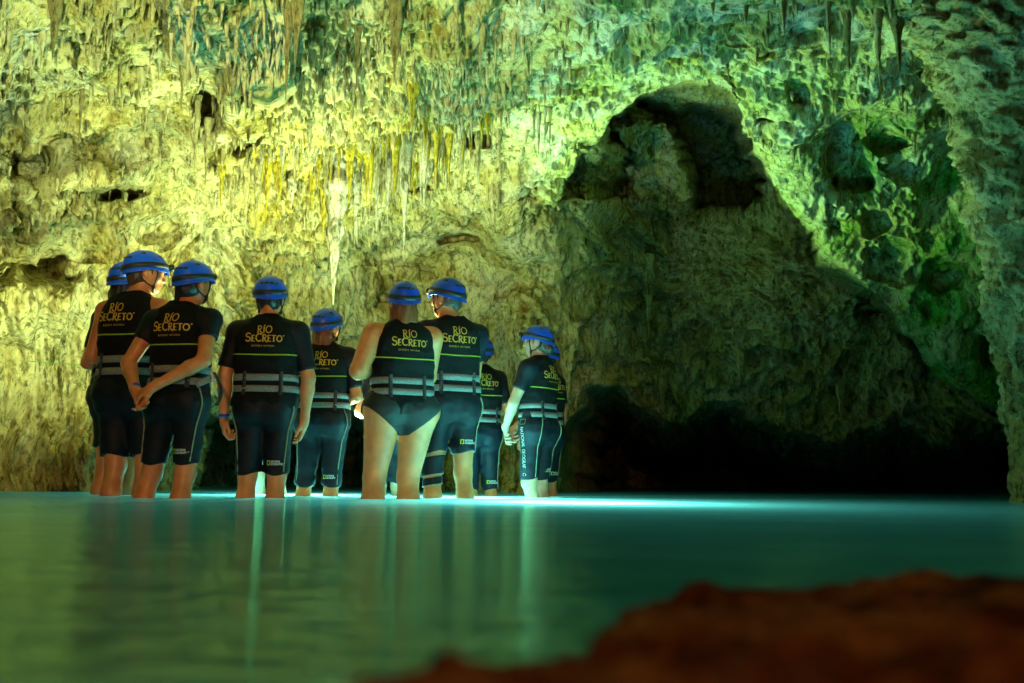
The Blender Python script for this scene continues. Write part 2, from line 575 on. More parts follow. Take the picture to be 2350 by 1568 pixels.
# (b) draped scallops: lobes swell downwards and break off in ragged hanging lips
def scallop(fz, fx, wob, off):
    ph_ = Q[:, 2] * fz + wob * perlin(Q * np.array([fx, fx, 0.35 * fx]) + off) + 0.5 * wob * perlin(Q * np.array([2.6 * fx, 2.6 * fx, 0.6 * fx]) + off + 7)
    fr_ = ph_ - np.floor(ph_)
    return (1 - fr_) ** 1.3 * sstep(0.0, 0.10, fr_)
amt = 0.35 + 0.65 * sstep(-0.25, 0.35, perlin(P1 * 0.8 + 71))
disp += Wdrip * amt * (0.09 * scallop(1.9, 3.2, 1.1, 5) + 0.035 * scallop(5.0, 8.0, 1.2, 15))
disp += (1 - Wdrip) * 0.06 * scallop(2.4, 4.0, 1.2, 25) * sstep(900, 500, Vv)
dp = perlin(Q * np.array([9.0, 9.0, 2.6]) + 51)
dp2 = perlin(Q * np.array([21.0, 21.0, 5.5]) + 57)
disp += Wdrip * (0.07 * np.maximum(dp, -0.3) + 0.045 * np.maximum(dp2, -0.3))
# (c) pits
w1, w2 = worley(Q * np.array([3.3, 3.3, 3.6]) + 3)
pitm = 0.5 + 0.5 * perlin(P1 * 0.9 + 63)
disp -= (0.2 + 0.8 * Wspon) * 0.20 * sstep(0.52, 0.14, w1) * sstep(0.35, 0.6, pitm)
disp += Wspon * 0.05 * (w2 - w1)
w1, w2 = worley(Q * np.array([8.5, 8.5, 7.4]) + 13)
disp -= (0.45 + 0.55 * Wspon) * (1 - 0.6 * Wleft) * 0.065 * sstep(0.50, 0.12, w1)
disp += 0.02 * (w2 - w1)
w1, w2 = worley(Q * 17.0 + 33)
disp -= 0.026 * sstep(0.5, 0.1, w1)
disp += 0.030 * perlin(Q * 11 + 4)
Wrec = recess * sstep(380, 520, Vv)
disp += Wrec * (0.22 * (1 - 2 * np.abs(perlin(Q * 2.8 + 81))) + 0.13 * (1 - 2 * np.abs(perlin(Q * np.array([7.5, 7.5, 5.0]) + 83))) + 0.03 * perlin(Q * 15 + 85))
# smooth flowstone patches between the rough ones
mod_ = 0.40 + 0.60 * sstep(-0.22, 0.22, perlin(P0 * np.array([1.0, 1.0, 0.8]) + 131) + 0.4 * perlin(P0 * 2.7 + 137))
mod_ = np.maximum(mod_, Wrec)
big_ = 0.10 * perlin(Q * np.array([2.4, 2.4, 0.8]) + 141) * Wdrip
disp = low_f * (0.35 + 0.65 * damp) + (disp * mod_ + big_) * damp
P2 = P1 + Nn * disp[:, None]
# keep the shell below the water line plausible
cave_me = np_mesh('cave_wall', P2, grid_faces(nR, nC)[:, ::-1])
tint = np.zeros((nR * nC, 4), np.float32)
tn = perlin(P0 * np.array([2.2, 2.2, 0.8]) + 91)
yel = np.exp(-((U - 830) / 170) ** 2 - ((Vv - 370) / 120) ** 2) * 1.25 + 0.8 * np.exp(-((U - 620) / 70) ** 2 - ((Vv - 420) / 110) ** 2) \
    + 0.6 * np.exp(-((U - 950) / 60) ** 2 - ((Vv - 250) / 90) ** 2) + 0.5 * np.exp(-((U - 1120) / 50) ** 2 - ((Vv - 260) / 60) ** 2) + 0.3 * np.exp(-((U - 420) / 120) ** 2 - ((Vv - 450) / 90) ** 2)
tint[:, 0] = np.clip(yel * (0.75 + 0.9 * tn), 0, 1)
green_cast = sstep(1700, 2150, U) * sstep(120, 480, Vv) * (1 - 0.6 * recess) + 0.22 * sstep(1150, 1500, U)  # green light on the right side, painted into the rock colour
tint[:, 1] = np.clip(green_cast * (0.75 + 0.8 * tn), 0, 1)
wh = 0.7 * sstep(900, 1300, U) * sstep(520, 300, Vv) + 0.55 * sstep(420, 200, Vv) * sstep(700, 100, U) + 0.3
tint[:, 2] = np.clip(wh * (0.8 - 0.8 * tn), 0, 1)
tint[:, 3] = 1
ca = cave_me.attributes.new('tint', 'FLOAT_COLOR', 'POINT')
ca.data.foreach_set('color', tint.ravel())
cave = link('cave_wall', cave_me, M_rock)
cave['kind'] = 'structure'
cave['label'] = 'pitted cream limestone wall and vault of the flooded cave, green light painted on the right'


def surf(u, v):
    d = ray(u, v)
    a = math.atan2(d[0], d[1])
    e = math.asin(d[2])
    i = int(np.clip(np.searchsorted(EL, e), 0, nR - 1))
    j = int(np.clip(np.searchsorted(AZ, a), 0, nC - 1))
    return P2[i * nC + j], Nn[i * nC + j]


# ------------------------------------------------------------------ stalactites (parts of the cave wall)
rs = random.Random(5)


def stalactite(u, v, v_tip, w, mat, lift=0.05, seg=10, rings=16, label=None, depth=None):
    p, n = surf(u, v)
    p = np.array(p, float)
    p = p + np.array([n[0], n[1], 0]) * lift
    if depth is not None:
        p = at(u, v, depth)
    rr = np.linalg.norm(p - CPOS)
    d = ray(u, v_tip)
    tip = CPOS + d * (math.hypot(p[0], p[1]) / math.hypot(d[0], d[1]))
    L = max(0.05, p[2] - tip[2])
    wid = w / F_PX * rr * 0.5
    V = []
    ph = rs.random() * 50
    top = p + np.array([0, 0, 0.10 + 0.25 * L])
    for i in range(rings):
        t = i / (rings - 1)
        z = top[2] + (tip[2] - top[2]) * t
        tt = (z - p[2]) / (tip[2] - p[2])
        rad = wid * (max(0.0, 1 - max(tt, -0.3)) ** 1.15 + 0.05) * (1 + 0.18 * math.sin(ph + t * L * 40) + 0.12 * rs.uniform(-1, 1))
        if i == rings - 1:
            rad = wid * 0.04
        bx = 0.05 * wid * math.sin(ph + 7 * t)
        for s in range(seg):
            a = 2 * math.pi * s / seg
            k = rad * (1 + 0.22 * math.sin(3 * a + ph) + 0.16 * math.sin(5 * a + ph * 2 + 3 * t) + 0.06 * rs.uniform(-1, 1))
            V.append((bx + k * math.cos(a), k * math.sin(a) * 0.9, z - tip[2]))
    me = np_mesh('stalactite', V, grid_faces(rings, seg, True))
    o = link('stalactite', me, mat, cave)
    o.location = (tip[0], tip[1], tip[2])
    if label:
        o['label'] = label
    return o


stalactite(764, 400, 700, 50, M_stal_w, 0.22, 14, 30, 'long pale stalactite hanging lowest over the group')
stalactite(925, 330, 588, 30, M_stal_w, 0.2, 12, 28, 'slender pale stalactite right of the lowest one')
HANG = [(972, 330, 487, 20, 3), (888, 400, 525, 15, 3), (905, 300, 450, 24, 1), (862, 420, 520, 14, 3), (848, 330, 500, 16, 1), (815, 420, 560, 20, 3),
        (800, 360, 470, 20, 1), (740, 430, 560, 18, 1), (715, 400, 500, 16, 1), (690, 420, 470, 12, 0), (668, 410, 480, 12, 3), (640, 380, 470, 22, 1),
        (610, 380, 500, 18, 1), (585, 400, 520, 14, 0), (560, 420, 560, 15, 0), (530, 430, 540, 16, 0), (817, 60, 208, 20, 2), (905, 20, 190, 36, 2),
        (1000, 310, 440, 16, 1), (1030, 330, 420, 14, 1), (1060, 360, 430, 11, 0), (1098, 320, 432, 11, 3), (1120, 250, 330, 20, 1), (1145, 320, 385, 12, 0),
        (1236, 260, 372, 10, 3), (1250, 250, 340, 8, 3), (1262, 262, 345, 8, 0), (1225, 262, 320, 8, 0), (1135, 440, 520, 20, 0), (945, 190, 300, 26, 1), (975, 260, 370, 16, 1),
        (120, 10, 140, 22, 2), (428, 60, 205, 18, 0), (655, 60, 230, 22, 2), (678, 20, 150, 34, 2), (270, 150, 230, 9, 2), (180, 260, 330, 10, 2), (330, 260, 340, 9, 0), (415, 180, 260, 11, 0),
        (445, 300, 400, 12, 0), (470, 330, 430, 13, 0), (505, 380, 480, 12, 1), (1800, 0, 90, 18, 0), (1905, 10, 140, 18, 0), (1950, 40, 170, 24, 2), (2020, 40, 205, 17, 0), (2065, 40, 180, 26, 2),
        (1500, 20, 80, 11, 0), (1352, 30, 100, 13, 0), (1045, 20, 110, 12, 0), (1490, 640, 815, 30, 2), (1385, 700, 790, 26, 2), (1700, 800, 900, 34, 2), (1930, 850, 1000, 44, 2), (1520, 870, 965, 26, 2), (1300, 800, 960, 60, 2)]
for _ in range(75):
    u_ = rs.gauss(850, 150)
    v_ = rs.uniform(290, 420) + 20 * math.cos((u_ - 850) / 120)
    HANG.append((u_, v_, v_ + rs.uniform(25, 75) * (1.6 if rs.random() < 0.25 else 1), rs.uniform(6, 13), rs.choice((0, 0, 1, 1, 3))))
for (u, v, vt, w, m) in HANG:
    if v > 600:
        stalactite(u, v, v + (vt - v) * 0.8, w * 0.75, M_rock, 0.03)
    else:
        stalactite(u, v, vt, w, (M_stal, M_stal_y, M_stal_d, M_stal_w)[m], rs.uniform(0.08, 0.28))
# the numberless small drips between them: one part
Vd, Fd = [], []
cnt = 0
tries = 0
while cnt < 1500 and tries < 60000:
    tries += 1
    u = rs.uniform(-20, 2200)
    v = rs.uniform(-30, 520)
    if v > 330 + 200 * math.exp(-((u - 800) / 260) ** 2) and not (u < 520 and v < 480):
        continue
    keep = 0.95 if 520 < u < 1160 and v > 80 else (0.28 if u < 1300 else 0.12)
    if rs.random() > keep or (1300 < u < 1750 and v > 150):
        continue
    p, n = surf(u, v)
    L = rs.uniform(0.03, 0.10) * (2.0 if rs.random() < 0.14 else 1.0)
    w = rs.uniform(0.010, 0.024) * (0.7 + L * 3)
    c = np.array(p) + np.array(n) * 0.02
    b = len(Vd)
    sx = rs.uniform(-0.01, 0.01)
    for (zz, kk) in ((0.05, 1.25), (-0.45 * L, 0.62)):
        for s in range(5):
            a = 2 * math.pi * s / 5 + b
            Vd.append((c[0] + sx * (zz < 0) + kk * w * math.cos(a), c[1] + kk * w * math.sin(a), c[2] + zz))
    Vd.append((c[0] + sx * 1.5, c[1], c[2] - L))
    for s in range(5):
        s2 = (s + 1) % 5
        Fd.append((b + s, b + s2, b + 5 + s2))
        Fd.append((b + s, b + 5 + s2, b + 5 + s))
        Fd.append((b + 5 + s, b + 5 + s2, b + 10))
    cnt += 1
dripo = link('drip_fringe', np_mesh('drip_fringe', Vd, Fd), M_stal_y, cave)
dripo.data.materials.clear()
dripo.data.materials.append(M_stal)
dripo['kind'] = 'stuff'

# ------------------------------------------------------------------ rock column at the right-hand edge
CP = [(2260, -300, 5.9, 0.78), (2298, 0, 6.35, 0.60), (2373, 200, 6.7, 0.50), (2396, 400, 6.95, 0.40), (2402, 600, 7.1, 0.34), (2380, 750, 7.3, 0.285), (2383, 900, 7.4, 0.23), (2387, 1050, 7.5, 0.17), (2389, 1150, 7.5, 0.155), (2391, 1230, 7.5, 0.17)]
cc = np.array([np.append(at(u, v, d), rad) for u, v, d, rad in CP])
tt = np.linspace(0, len(CP) - 1, 420)
path = np.stack([np.interp(tt, range(len(CP)), cc[:, i]) for i in range(4)], 1)
kern = np.hanning(41)
kern /= kern.sum()
for i in range(4):
    path[:, i] = np.convolve(np.pad(path[:, i], 20, mode='edge'), kern, 'valid')
seg = 170
ang = np.linspace(0, 2 * math.pi, seg, endpoint=False)
Vc = np.zeros((len(path), seg, 3))
Vc[..., 0] = path[:, None, 0] + path[:, None, 3] * np.cos(ang)
Vc[..., 1] = path[:, None, 1] + path[:, None, 3] * np.sin(ang)
Vc[..., 2] = path[:, None, 2]
Nc = np.stack([np.cos(ang), np.sin(ang), 0 * ang], 1)[None] * np.ones((len(path), 1, 1))
Vf = Vc.reshape(-1, 3)
dc = 0.10 * perlin(Vf * np.array([2.5, 2.5, 1.2]) + 8) + 0.09 * (1 - 2 * np.abs(perlin(Vf * np.array([7, 7, 1.6]) + 3))) + 0.05 * perlin(Vf * np.array([14, 14, 5]) + 1) + 0.03 * perlin(Vf * 24)
wv, wv2 = worley(Vf * np.array([9, 9, 6.0]))
dc -= 0.05 * sstep(0.5, 0.1, wv)
dc *= 1.25 * np.clip(np.repeat(path[:, 3], seg) / 0.30, 0.35, 1.4)
Vf = Vf + Nc.reshape(-1, 3) * dc[:, None]
o = link('rock_column', np_mesh('rock_column', Vf, grid_faces(len(path), seg, True)), M_stal)
tag(o, 'tall ragged limestone column leaning along the right-hand edge of the water', 'rock column')

# ------------------------------------------------------------------ water, bed, foreground rocks
wx = np.concatenate([np.linspace(-24, -8, 8)[:-1], np.linspace(-8, -3.2, 40)[:-1], np.linspace(-3.2, 1.0, 190)[:-1], np.linspace(1.0, 8, 60), np.linspace(8, 24, 8)[1:]])
wy = np.concatenate([np.linspace(-2.5, 0.2, 6)[:-1], np.linspace(0.2, 3, 160)[:-1], np.linspace(3, 5.2, 60)[:-1], np.linspace(5.2, 8.0, 130)[:-1], np.linspace(8, 27, 120)])
gx, gy = np.meshgrid(wx, wy)
Pw = np.stack([gx.ravel(), gy.ravel(), np.zeros(gx.size)], 1)
fade = np.exp(-Pw[:, 1] / 6)
Pw[:, 2] = 0.0014 * perlin(Pw * np.array([1.2, 2.6, 1]) + 2) + 0.0008 * perlin(Pw * np.array([3.5, 7.0, 1]) + 12)
for (lu, ld) in [(238, 7.0), (265, 6.45), (320, 5.9), (405, 5.9), (565, 6.3), (625, 6.3), (680, 7.2), (748, 7.2), (822, 6.4), (908, 6.4), (978, 6.85), (1040, 6.85), (1222, 7.5), (1255, 7.5)]:
    c_ = at(lu, 1140, ld)
    q_ = np.hypot(Pw[:, 0] - c_[0], Pw[:, 1] - ld)
    Pw[:, 2] += 0.0035 * np.cos(q_ * 62) * np.exp(-q_ / 0.14) + 0.004 * np.exp(-((q_ - 0.055) / 0.02) ** 2)
m, nt, N, L, Pb = new_mat('milky_turquoise_water')
N.remove(Pb)
out = [n for n in N if n.type == 'OUTPUT_MATERIAL'][0]
tc = N.new('ShaderNodeTexCoord')
mp = N.new('ShaderNodeMapping')
mp.inputs['Scale'].default_value = (1.0, 2.4, 1.0)
L.new(tc.outputs['Object'], mp.inputs['Vector'])
n1 = N.new('ShaderNodeTexNoise')
n1.inputs['Scale'].default_value = 11.0
n1.inputs['Detail'].default_value = 4
L.new(mp.outputs[0], n1.inputs['Vector'])
bp = N.new('ShaderNodeBump')
bp.inputs['Strength'].default_value = 0.5
bp.inputs['Distance'].default_value = 0.014
L.new(n1.outputs['Fac'], bp.inputs['Height'])
dif = N.new('ShaderNodeBsdfDiffuse')
dif.inputs['Color'].default_value = (0.001, 0.34, 0.30, 1)
tra = N.new('ShaderNodeBsdfTransparent')
tra.inputs['Color'].default_value = (0.45, 0.85, 0.70, 1)
glo = N.new('ShaderNodeBsdfGlossy')
glo.inputs['Roughness'].default_value = 0.055
glo.inputs['Color'].default_value = (0.66, 0.96, 0.66, 1)
L.new(bp.outputs['Normal'], glo.inputs['Normal'])
m1 = N.new('ShaderNodeMixShader')
m1.inputs[0].default_value = 0.0
trl = N.new('ShaderNodeBsdfTranslucent')
trl.inputs['Color'].default_value = (0.22, 0.95, 0.88, 1)
m0 = N.new('ShaderNodeMixShader')
m0.inputs[0].default_value = 0.66
L.new(dif.outputs[0], m0.inputs[1])
L.new(trl.outputs[0], m0.inputs[2])
L.new(m0.outputs[0], m1.inputs[1])
L.new(tra.outputs[0], m1.inputs[2])
fr = N.new('ShaderNodeFresnel')
fr.inputs['IOR'].default_value = 1.33
mr = N.new('ShaderNodeMapRange')
mr.inputs[1].default_value = 0.0
mr.inputs[2].default_value = 1.0
mr.inputs[3].default_value = 0.05
mr.inputs[4].default_value = 0.66
L.new(fr.outputs[0], mr.inputs[0])
m2 = N.new('ShaderNodeMixShader')
L.new(mr.outputs[0], m2.inputs[0])
L.new(m1.outputs[0], m2.inputs[1])
L.new(glo.outputs[0], m2.inputs[2])
L.new(m2.outputs[0], out.inputs['Surface'])
M_water = m
wo = link('water', np_mesh('water', Pw, grid_faces(len(wy), len(wx))), M_water)
wo['kind'] = 'structure'

gx, gy = np.meshgrid(np.linspace(-24, 24, 200), np.linspace(-2.5, 27, 200))
Pb_ = np.stack([gx.ravel(), gy.ravel(), np.zeros(gx.size)], 1)
Pb_[:, 2] = -0.345 + 0.02 * perlin(Pb_ * 0.8) + 0.01 * perlin(Pb_ * 2.5) + 0.16 * np.exp(-np.maximum(Pb_[:, 1], 0) / 0.9)
bo = link('river_bed', np_mesh('river_bed', Pb_, grid_faces(200, 200)), M_bed)
bo['kind'] = 'structure'


def ground_rock(name, x0, x1, y0, y1, hfun, nx, ny, mat):
    gx, gy = np.meshgrid(np.linspace(x0, x1, nx), np.linspace(y0, y1, ny))
    p = np.stack([gx.ravel(), gy.ravel(), np.zeros(gx.size)], 1)
    p[:, 2] = hfun(p)
    cx, cy = (x0 + x1) / 2, (y0 + y1) / 2
    base = p.copy()
    base[:, 2] = -0.38
    # closed body: top sheet plus skirt down to the bed
    V = p.copy()
    Fc = [tuple(q) for q in grid_faces(ny, nx)]
    ring = [i for i in range(nx)] + [r_ * nx + nx - 1 for r_ in range(1, ny)] + [(ny - 1) * nx + i for i in range(nx - 2, -1, -1)] + [r_ * nx for r_ in range(ny - 2, 0, -1)]
    off = len(V)
    V = np.vstack([V, base[ring]])
    k = len(ring)
    Fc += [(ring[i], off + i, off + (i + 1) % k, ring[(i + 1) % k]) for i in range(k)]
    V = V - np.array([cx, cy, 0])
    o = link(name, np_mesh(name, V, Fc), mat)
    o.location = (cx, cy, 0)
    return o


def fg(p):
    x, y = p[:, 0], p[:, 1]
    # far outline of the shelf as y_edge(x)
    ye = np.interp(x, [-0.2, -0.10, -0.046, 0.0, 0.05, 0.108, 0.14, 0.27, 0.456, 1.4], [0.2, 0.36, 0.46, 0.55, 0.63, 0.79, 0.84, 0.87, 0.94, 1.15])
    ye = ye + 0.02 * perlin(p * 9) + 0.012 * perlin(p * 22)
    s = sstep(0.055, -0.03, y - ye)
    top = 0.032 + 0.020 * sstep(0.1, 0.6, x) + 0.012 * perlin(p * 6 + 4) + 0.011 * perlin(p * 15 + 2) + 0.008 * perlin(p * 36)
    return -0.3 + s * (0.3 + top)


o = ground_rock('rock_shelf', -0.22, 1.4, 0.18, 1.25, fg, 200, 150, M_redrock)
tag(o, 'low reddish brown rock shelf in the blurred right foreground', 'rock')


def sub(cx, cy, rx, ry, h):
    def f(p):
        q = ((p[:, 0] - cx) / rx) ** 2 + ((p[:, 1] - cy) / ry) ** 2
        return -0.3 + (0.3 + h) * np.exp(-q * 0.8) ** 0.5 * 1.0 + 0.006 * perlin(p * 15) - 0.25 * sstep(0.8, 2.2, q)
    return f


o = ground_rock('stone', -0.30, -0.09, 0.40, 0.62, sub(-0.195, 0.50, 0.075, 0.07, 0.006), 60, 60, M_redrock)
tag(o, 'rounded brown stone just breaking the surface at the lower left', 'stone')


# ================================================================== people
# implicit surfaces: tapered limbs and lofted trunks blended into one field, meshed with surface nets
def cone(a, b, ra, rb, k=0.03):
    return ('cone', np.array(a, float), np.array(b, float), ra, rb, k)


def ell(c, rad, k=0.03, rot=None):
    return ('ell', np.array(c, float), np.array(rad, float), rot, k)


def loft(prof, k=0.04, n=2.4):
    return ('loft', np.array(prof, float), n, k)


def prim_d(p, X, Y, Z):
    if p[0] == 'cone':
        _, a, b, ra, rb, k = p
        e = b - a
        t = np.clip(((X - a[0]) * e[0] + (Y - a[1]) * e[1] + (Z - a[2]) * e[2]) / (e @ e + 1e-12), 0, 1)
        return np.sqrt((X - a[0] - t * e[0]) ** 2 + (Y - a[1] - t * e[1]) ** 2 + (Z - a[2] - t * e[2]) ** 2) - (ra + (rb - ra) * t)
    if p[0] == 'ell':
        _, c, rd, rot, k = p
        x, y, z = X - c[0], Y - c[1], Z - c[2]
        if rot is not None:
            x, y, z = (rot[0, 0] * x + rot[1, 0] * y + rot[2, 0] * z, rot[0, 1] * x + rot[1, 1] * y + rot[2, 1] * z, rot[0, 2] * x + rot[1, 2] * y + rot[2, 2] * z)
        q = np.sqrt((x / rd[0]) ** 2 + (y / rd[1]) ** 2 + (z / rd[2]) ** 2)
        q2 = np.sqrt((x / rd[0] ** 2) ** 2 + (y / rd[1] ** 2) ** 2 + (z / rd[2] ** 2) ** 2)
        return q * (q - 1) / (q2 + 1e-6)
    _, pr, n, k = p
    w = np.interp(Z, pr[:, 0], pr[:, 1])
    dp = np.interp(Z, pr[:, 0], pr[:, 2])
    cy = np.interp(Z, pr[:, 0], pr[:, 3])
    q = (np.abs(X / w) ** n + np.abs((Y - cy) / dp) ** n) ** (1 / n)
    d = (q - 1) * np.minimum(w, dp)
    return np.maximum(d, np.maximum(Z - pr[-1, 0], pr[0, 0] - Z))


def prim_box(p):
    if p[0] == 'cone':
        r_ = max(p[3], p[4])
        return np.minimum(p[1], p[2]) - r_, np.maximum(p[1], p[2]) + r_
    if p[0] == 'ell':
        m_ = p[2].max() if p[3] is not None else p[2]
        return p[1] - m_, p[1] + m_
    pr = p[1]
    w, d = pr[:, 1].max(), (pr[:, 2] + np.abs(pr[:, 3])).max()
    return np.array([-w, -d, pr[0, 0]]), np.array([w, d, pr[-1, 0]])


def smin(a, b, k):
    h = np.clip(0.5 + 0.5 * (b - a) / k, 0, 1)
    return b * (1 - h) + a * h - k * h * (1 - h)


def field_pts(prims, Pt, post=None, infl=0.0):
    X, Y, Z = Pt[..., 0], Pt[..., 1], Pt[..., 2]
    Fv = np.full(X.shape, 1.0)
    for p in prims:
        Fv = smin(Fv, prim_d(p, X, Y, Z), p[-1])
    Fv = Fv - infl
    return post(Fv, X, Y, Z) if post else Fv


def field_grid(prims, ax, post=None, infl=0.0):
    xs, ys, zs = ax
    Fv = np.full((len(xs), len(ys), len(zs)), 1.0, np.float32)
    for p in prims:
        lo, hi = prim_box(p)
        mg = 0.05 + infl + p[-1]
        sl = tuple(slice(max(0, np.searchsorted(a, l - mg) - 1), np.searchsorted(a, h + mg) + 1) for a, l, h in zip(ax, lo, hi))
        if any(s.stop - s.start < 1 for s in sl):
            continue
        X, Y, Z = xs[sl[0]][:, None, None], ys[sl[1]][None, :, None], zs[sl[2]][None, None, :]
        Fv[sl] = smin(Fv[sl], prim_d(p, X, Y, Z), p[-1])
    Fv = Fv - infl
    if post:
        Fv = post(Fv, xs[:, None, None] + 0 * Fv, ys[None, :, None] + 0 * Fv, zs[None, None, :] + 0 * Fv)
    return Fv


def nets(Fv, ax):
    """surface nets on a rectilinear grid"""
    xs, ys, zs = ax
    S = Fv < 0
    nx, ny, nz = S.shape
    cnt = np.zeros((nx - 1, ny - 1, nz - 1), np.int8)
    for i in (0, 1):
        for j in (0, 1):
            for k in (0, 1):
                cnt += S[i:nx - 1 + i, j:ny - 1 + j, k:nz - 1 + k]
    act = (cnt > 0) & (cnt < 8)
    idx = np.full(act.shape, -1, np.int32)
    I, J, K = np.nonzero(act)
    idx[I, J, K] = np.arange(len(I))
    acc = np.zeros((len(I), 3))
    num = np.zeros(len(I))
    axs = (xs, ys, zs)
    corners = [(0, 0, 0), (1, 0, 0), (0, 1, 0), (1, 1, 0), (0, 0, 1), (1, 0, 1), (0, 1, 1), (1, 1, 1)]
    for a in range(8):
        for b in range(a + 1, 8):
            ca, cb = corners[a], corners[b]
            if sum(abs(x - y) for x, y in zip(ca, cb)) != 1:
                continue
            fa = Fv[I + ca[0], J + ca[1], K + ca[2]]
            fb = Fv[I + cb[0], J + cb[1], K + cb[2]]
            cr = (fa < 0) != (fb < 0)
            t = np.where(cr, fa / (fa - fb + 1e-12), 0)
            for c, (arr, ix) in enumerate(zip(axs, (I, J, K))):
                pa, pb = arr[ix + ca[c]], arr[ix + cb[c]]
                acc[:, c] += np.where(cr, pa + t * (pb - pa), 0)
            num += cr
    V = acc / num[:, None]
    faces = []
    for axn in range(3):
        A = np.moveaxis(S, axn, 0)
        Ix = np.moveaxis(idx, axn, 0)
        e = A[:-1] != A[1:]
        a, b, c = np.nonzero(e[:, 1:-1, 1:-1])
        b += 1
        c += 1
        q = np.stack([Ix[a, b - 1, c - 1], Ix[a, b, c - 1], Ix[a, b, c], Ix[a, b - 1, c]], 1)
        flip = A[a, b, c] if axn != 1 else ~A[a, b, c]
        q[~flip] = q[~flip][:, ::-1]
        faces.append(q)
    Fc = np.concatenate(faces)
    Fc = Fc[(Fc >= 0).all(1)]
    return V, Fc


def fine_axis(lo, hi, coarse, fine, spans):
    out = [lo]
    while out[-1] < hi:
        x = out[-1]
        f = any(a - coarse <= x <= b for a, b in spans)
        out.append(x + (fine if f else coarse))
    return np.array(out)


def sdf_mesh(name, prims, box, coarse, fine, spans, post=None, infl=0.0):
    ax = [fine_axis(box[0][i], box[1][i], coarse, fine, spans[i]) for i in range(3)]
    V, Fc = nets(field_grid(prims, ax, post, infl), ax)
    return np_mesh(name, V, Fc)


def march(fn, origin, direction, length, n=70):
    """first hit of the field along rays; origin, direction (m,3)"""
    t = np.linspace(0, length, n)
    Pt = origin[:, None, :] + direction[:, None, :] * t[None, :, None]
    f = fn(Pt)
    ins = f < 0
    k = np.argmax(ins, axis=1)
    ok = ins.any(1)
    k1 = np.clip(k, 1, n - 1)
    m_ = np.arange(len(k))
    fa, fb = f[m_, k1 - 1], f[m_, k1]
    tt_ = t[k1 - 1] + (t[k1] - t[k1 - 1]) * fa / (fa - fb + 1e-9)
    return origin + direction * tt_[:, None], ok


# ---- stroke lettering
def arc(cx, cy, rx, ry, a0, a1, n=12):
    return [(cx + rx * math.cos(R(a0 + (a1 - a0) * i / n)), cy + ry * math.sin(R(a0 + (a1 - a0) * i / n))) for i in range(n + 1)]


GLY = {  # letter: (advance, [(points, weight)])
    'R': (0.74, [([(0.14, 0), (0.14, 1)], 1.2), ([(0.14, 0.98)] + arc(0.32, 0.75, 0.24, 0.24, 90, -90, 8) + [(0.14, 0.51)], 0.9), ([(0.30, 0.51), (0.52, 0.10), (0.78, -0.08)], 1.1)]),
    'I': (0.36, [([(0.18, 0), (0.18, 1)], 1.2)]),
    'Í': (0.36, [([(0.18, 0), (0.18, 1)], 1.2), ([(0.13, 1.14), (0.34, 1.36)], 0.9)]),
    'O': (0.90, [(arc(0.45, 0.5, 0.38, 0.47, 0, 360, 20), 1.0)]),
    'S': (0.66, [(arc(0.33, 0.74, 0.24, 0.23, 30, 270, 10) + arc(0.33, 0.26, 0.26, 0.25, 90, -150, 10), 1.1)]),
    'E': (0.62, [([(0.13, 0), (0.13, 1)], 1.2), ([(0.13, 0.97), (0.54, 0.97)], 0.7), ([(0.13, 0.5), (0.46, 0.5)], 0.7), ([(0.13, 0.03), (0.57, 0.03)], 0.7)]),
    'C': (0.78, [(arc(0.46, 0.5, 0.38, 0.47, 50, 310, 16), 1.1)]),
    'T': (0.70, [([(0.35, 0), (0.35, 1)], 1.2), ([(0.03, 0.97), (0.67, 0.97)], 0.75)]),
    'V': (0.72, [([(0.04, 1), (0.36, 0)], 1.1), ([(0.36, 0), (0.68, 1)], 0.8)]),
    'A': (0.74, [([(0.04, 0), (0.37, 1)], 0.8), ([(0.37, 1), (0.70, 0)], 1.1), ([(0.16, 0.36), (0.58, 0.36)], 0.7)]),
    'N': (0.80, [([(0.12, 0), (0.12, 1)], 0.9), ([(0.12, 1), (0.68, 0)], 1.1), ([(0.68, 0), (0.68, 1)], 0.9)]),
    'U': (0.78, [([(0.12, 1), (0.12, 0.35)] + arc(0.39, 0.32, 0.27, 0.3, 180, 360, 8) + [(0.66, 1)], 1.0)]),
    'L': (0.60, [([(0.13, 1), (0.13, 0)], 1.2), ([(0.13, 0.03), (0.56, 0.03)], 0.8)]),
    'G': (0.84, [(arc(0.46, 0.5, 0.38, 0.47, 50, 330, 16), 1.1), ([(0.80, 0.30), (0.80, 0.5), (0.54, 0.5)], 0.9)]),
    'P': (0.68, [([(0.14, 0), (0.14, 1)], 1.2), ([(0.14, 0.98)] + arc(0.34, 0.73, 0.24, 0.25, 90, -90, 8) + [(0.14, 0.47)], 0.9)]),
    'H': (0.80, [([(0.12, 0), (0.12, 1)], 1.1), ([(0.68, 0), (0.68, 1)], 1.1), ([(0.12, 0.5), (0.68, 0.5)], 0.7)]),
    '.': (0.30, [([(0.1, 1.0), (0.2, 1.0)], 1.4)]),
    ' ': (0.45, []),
}


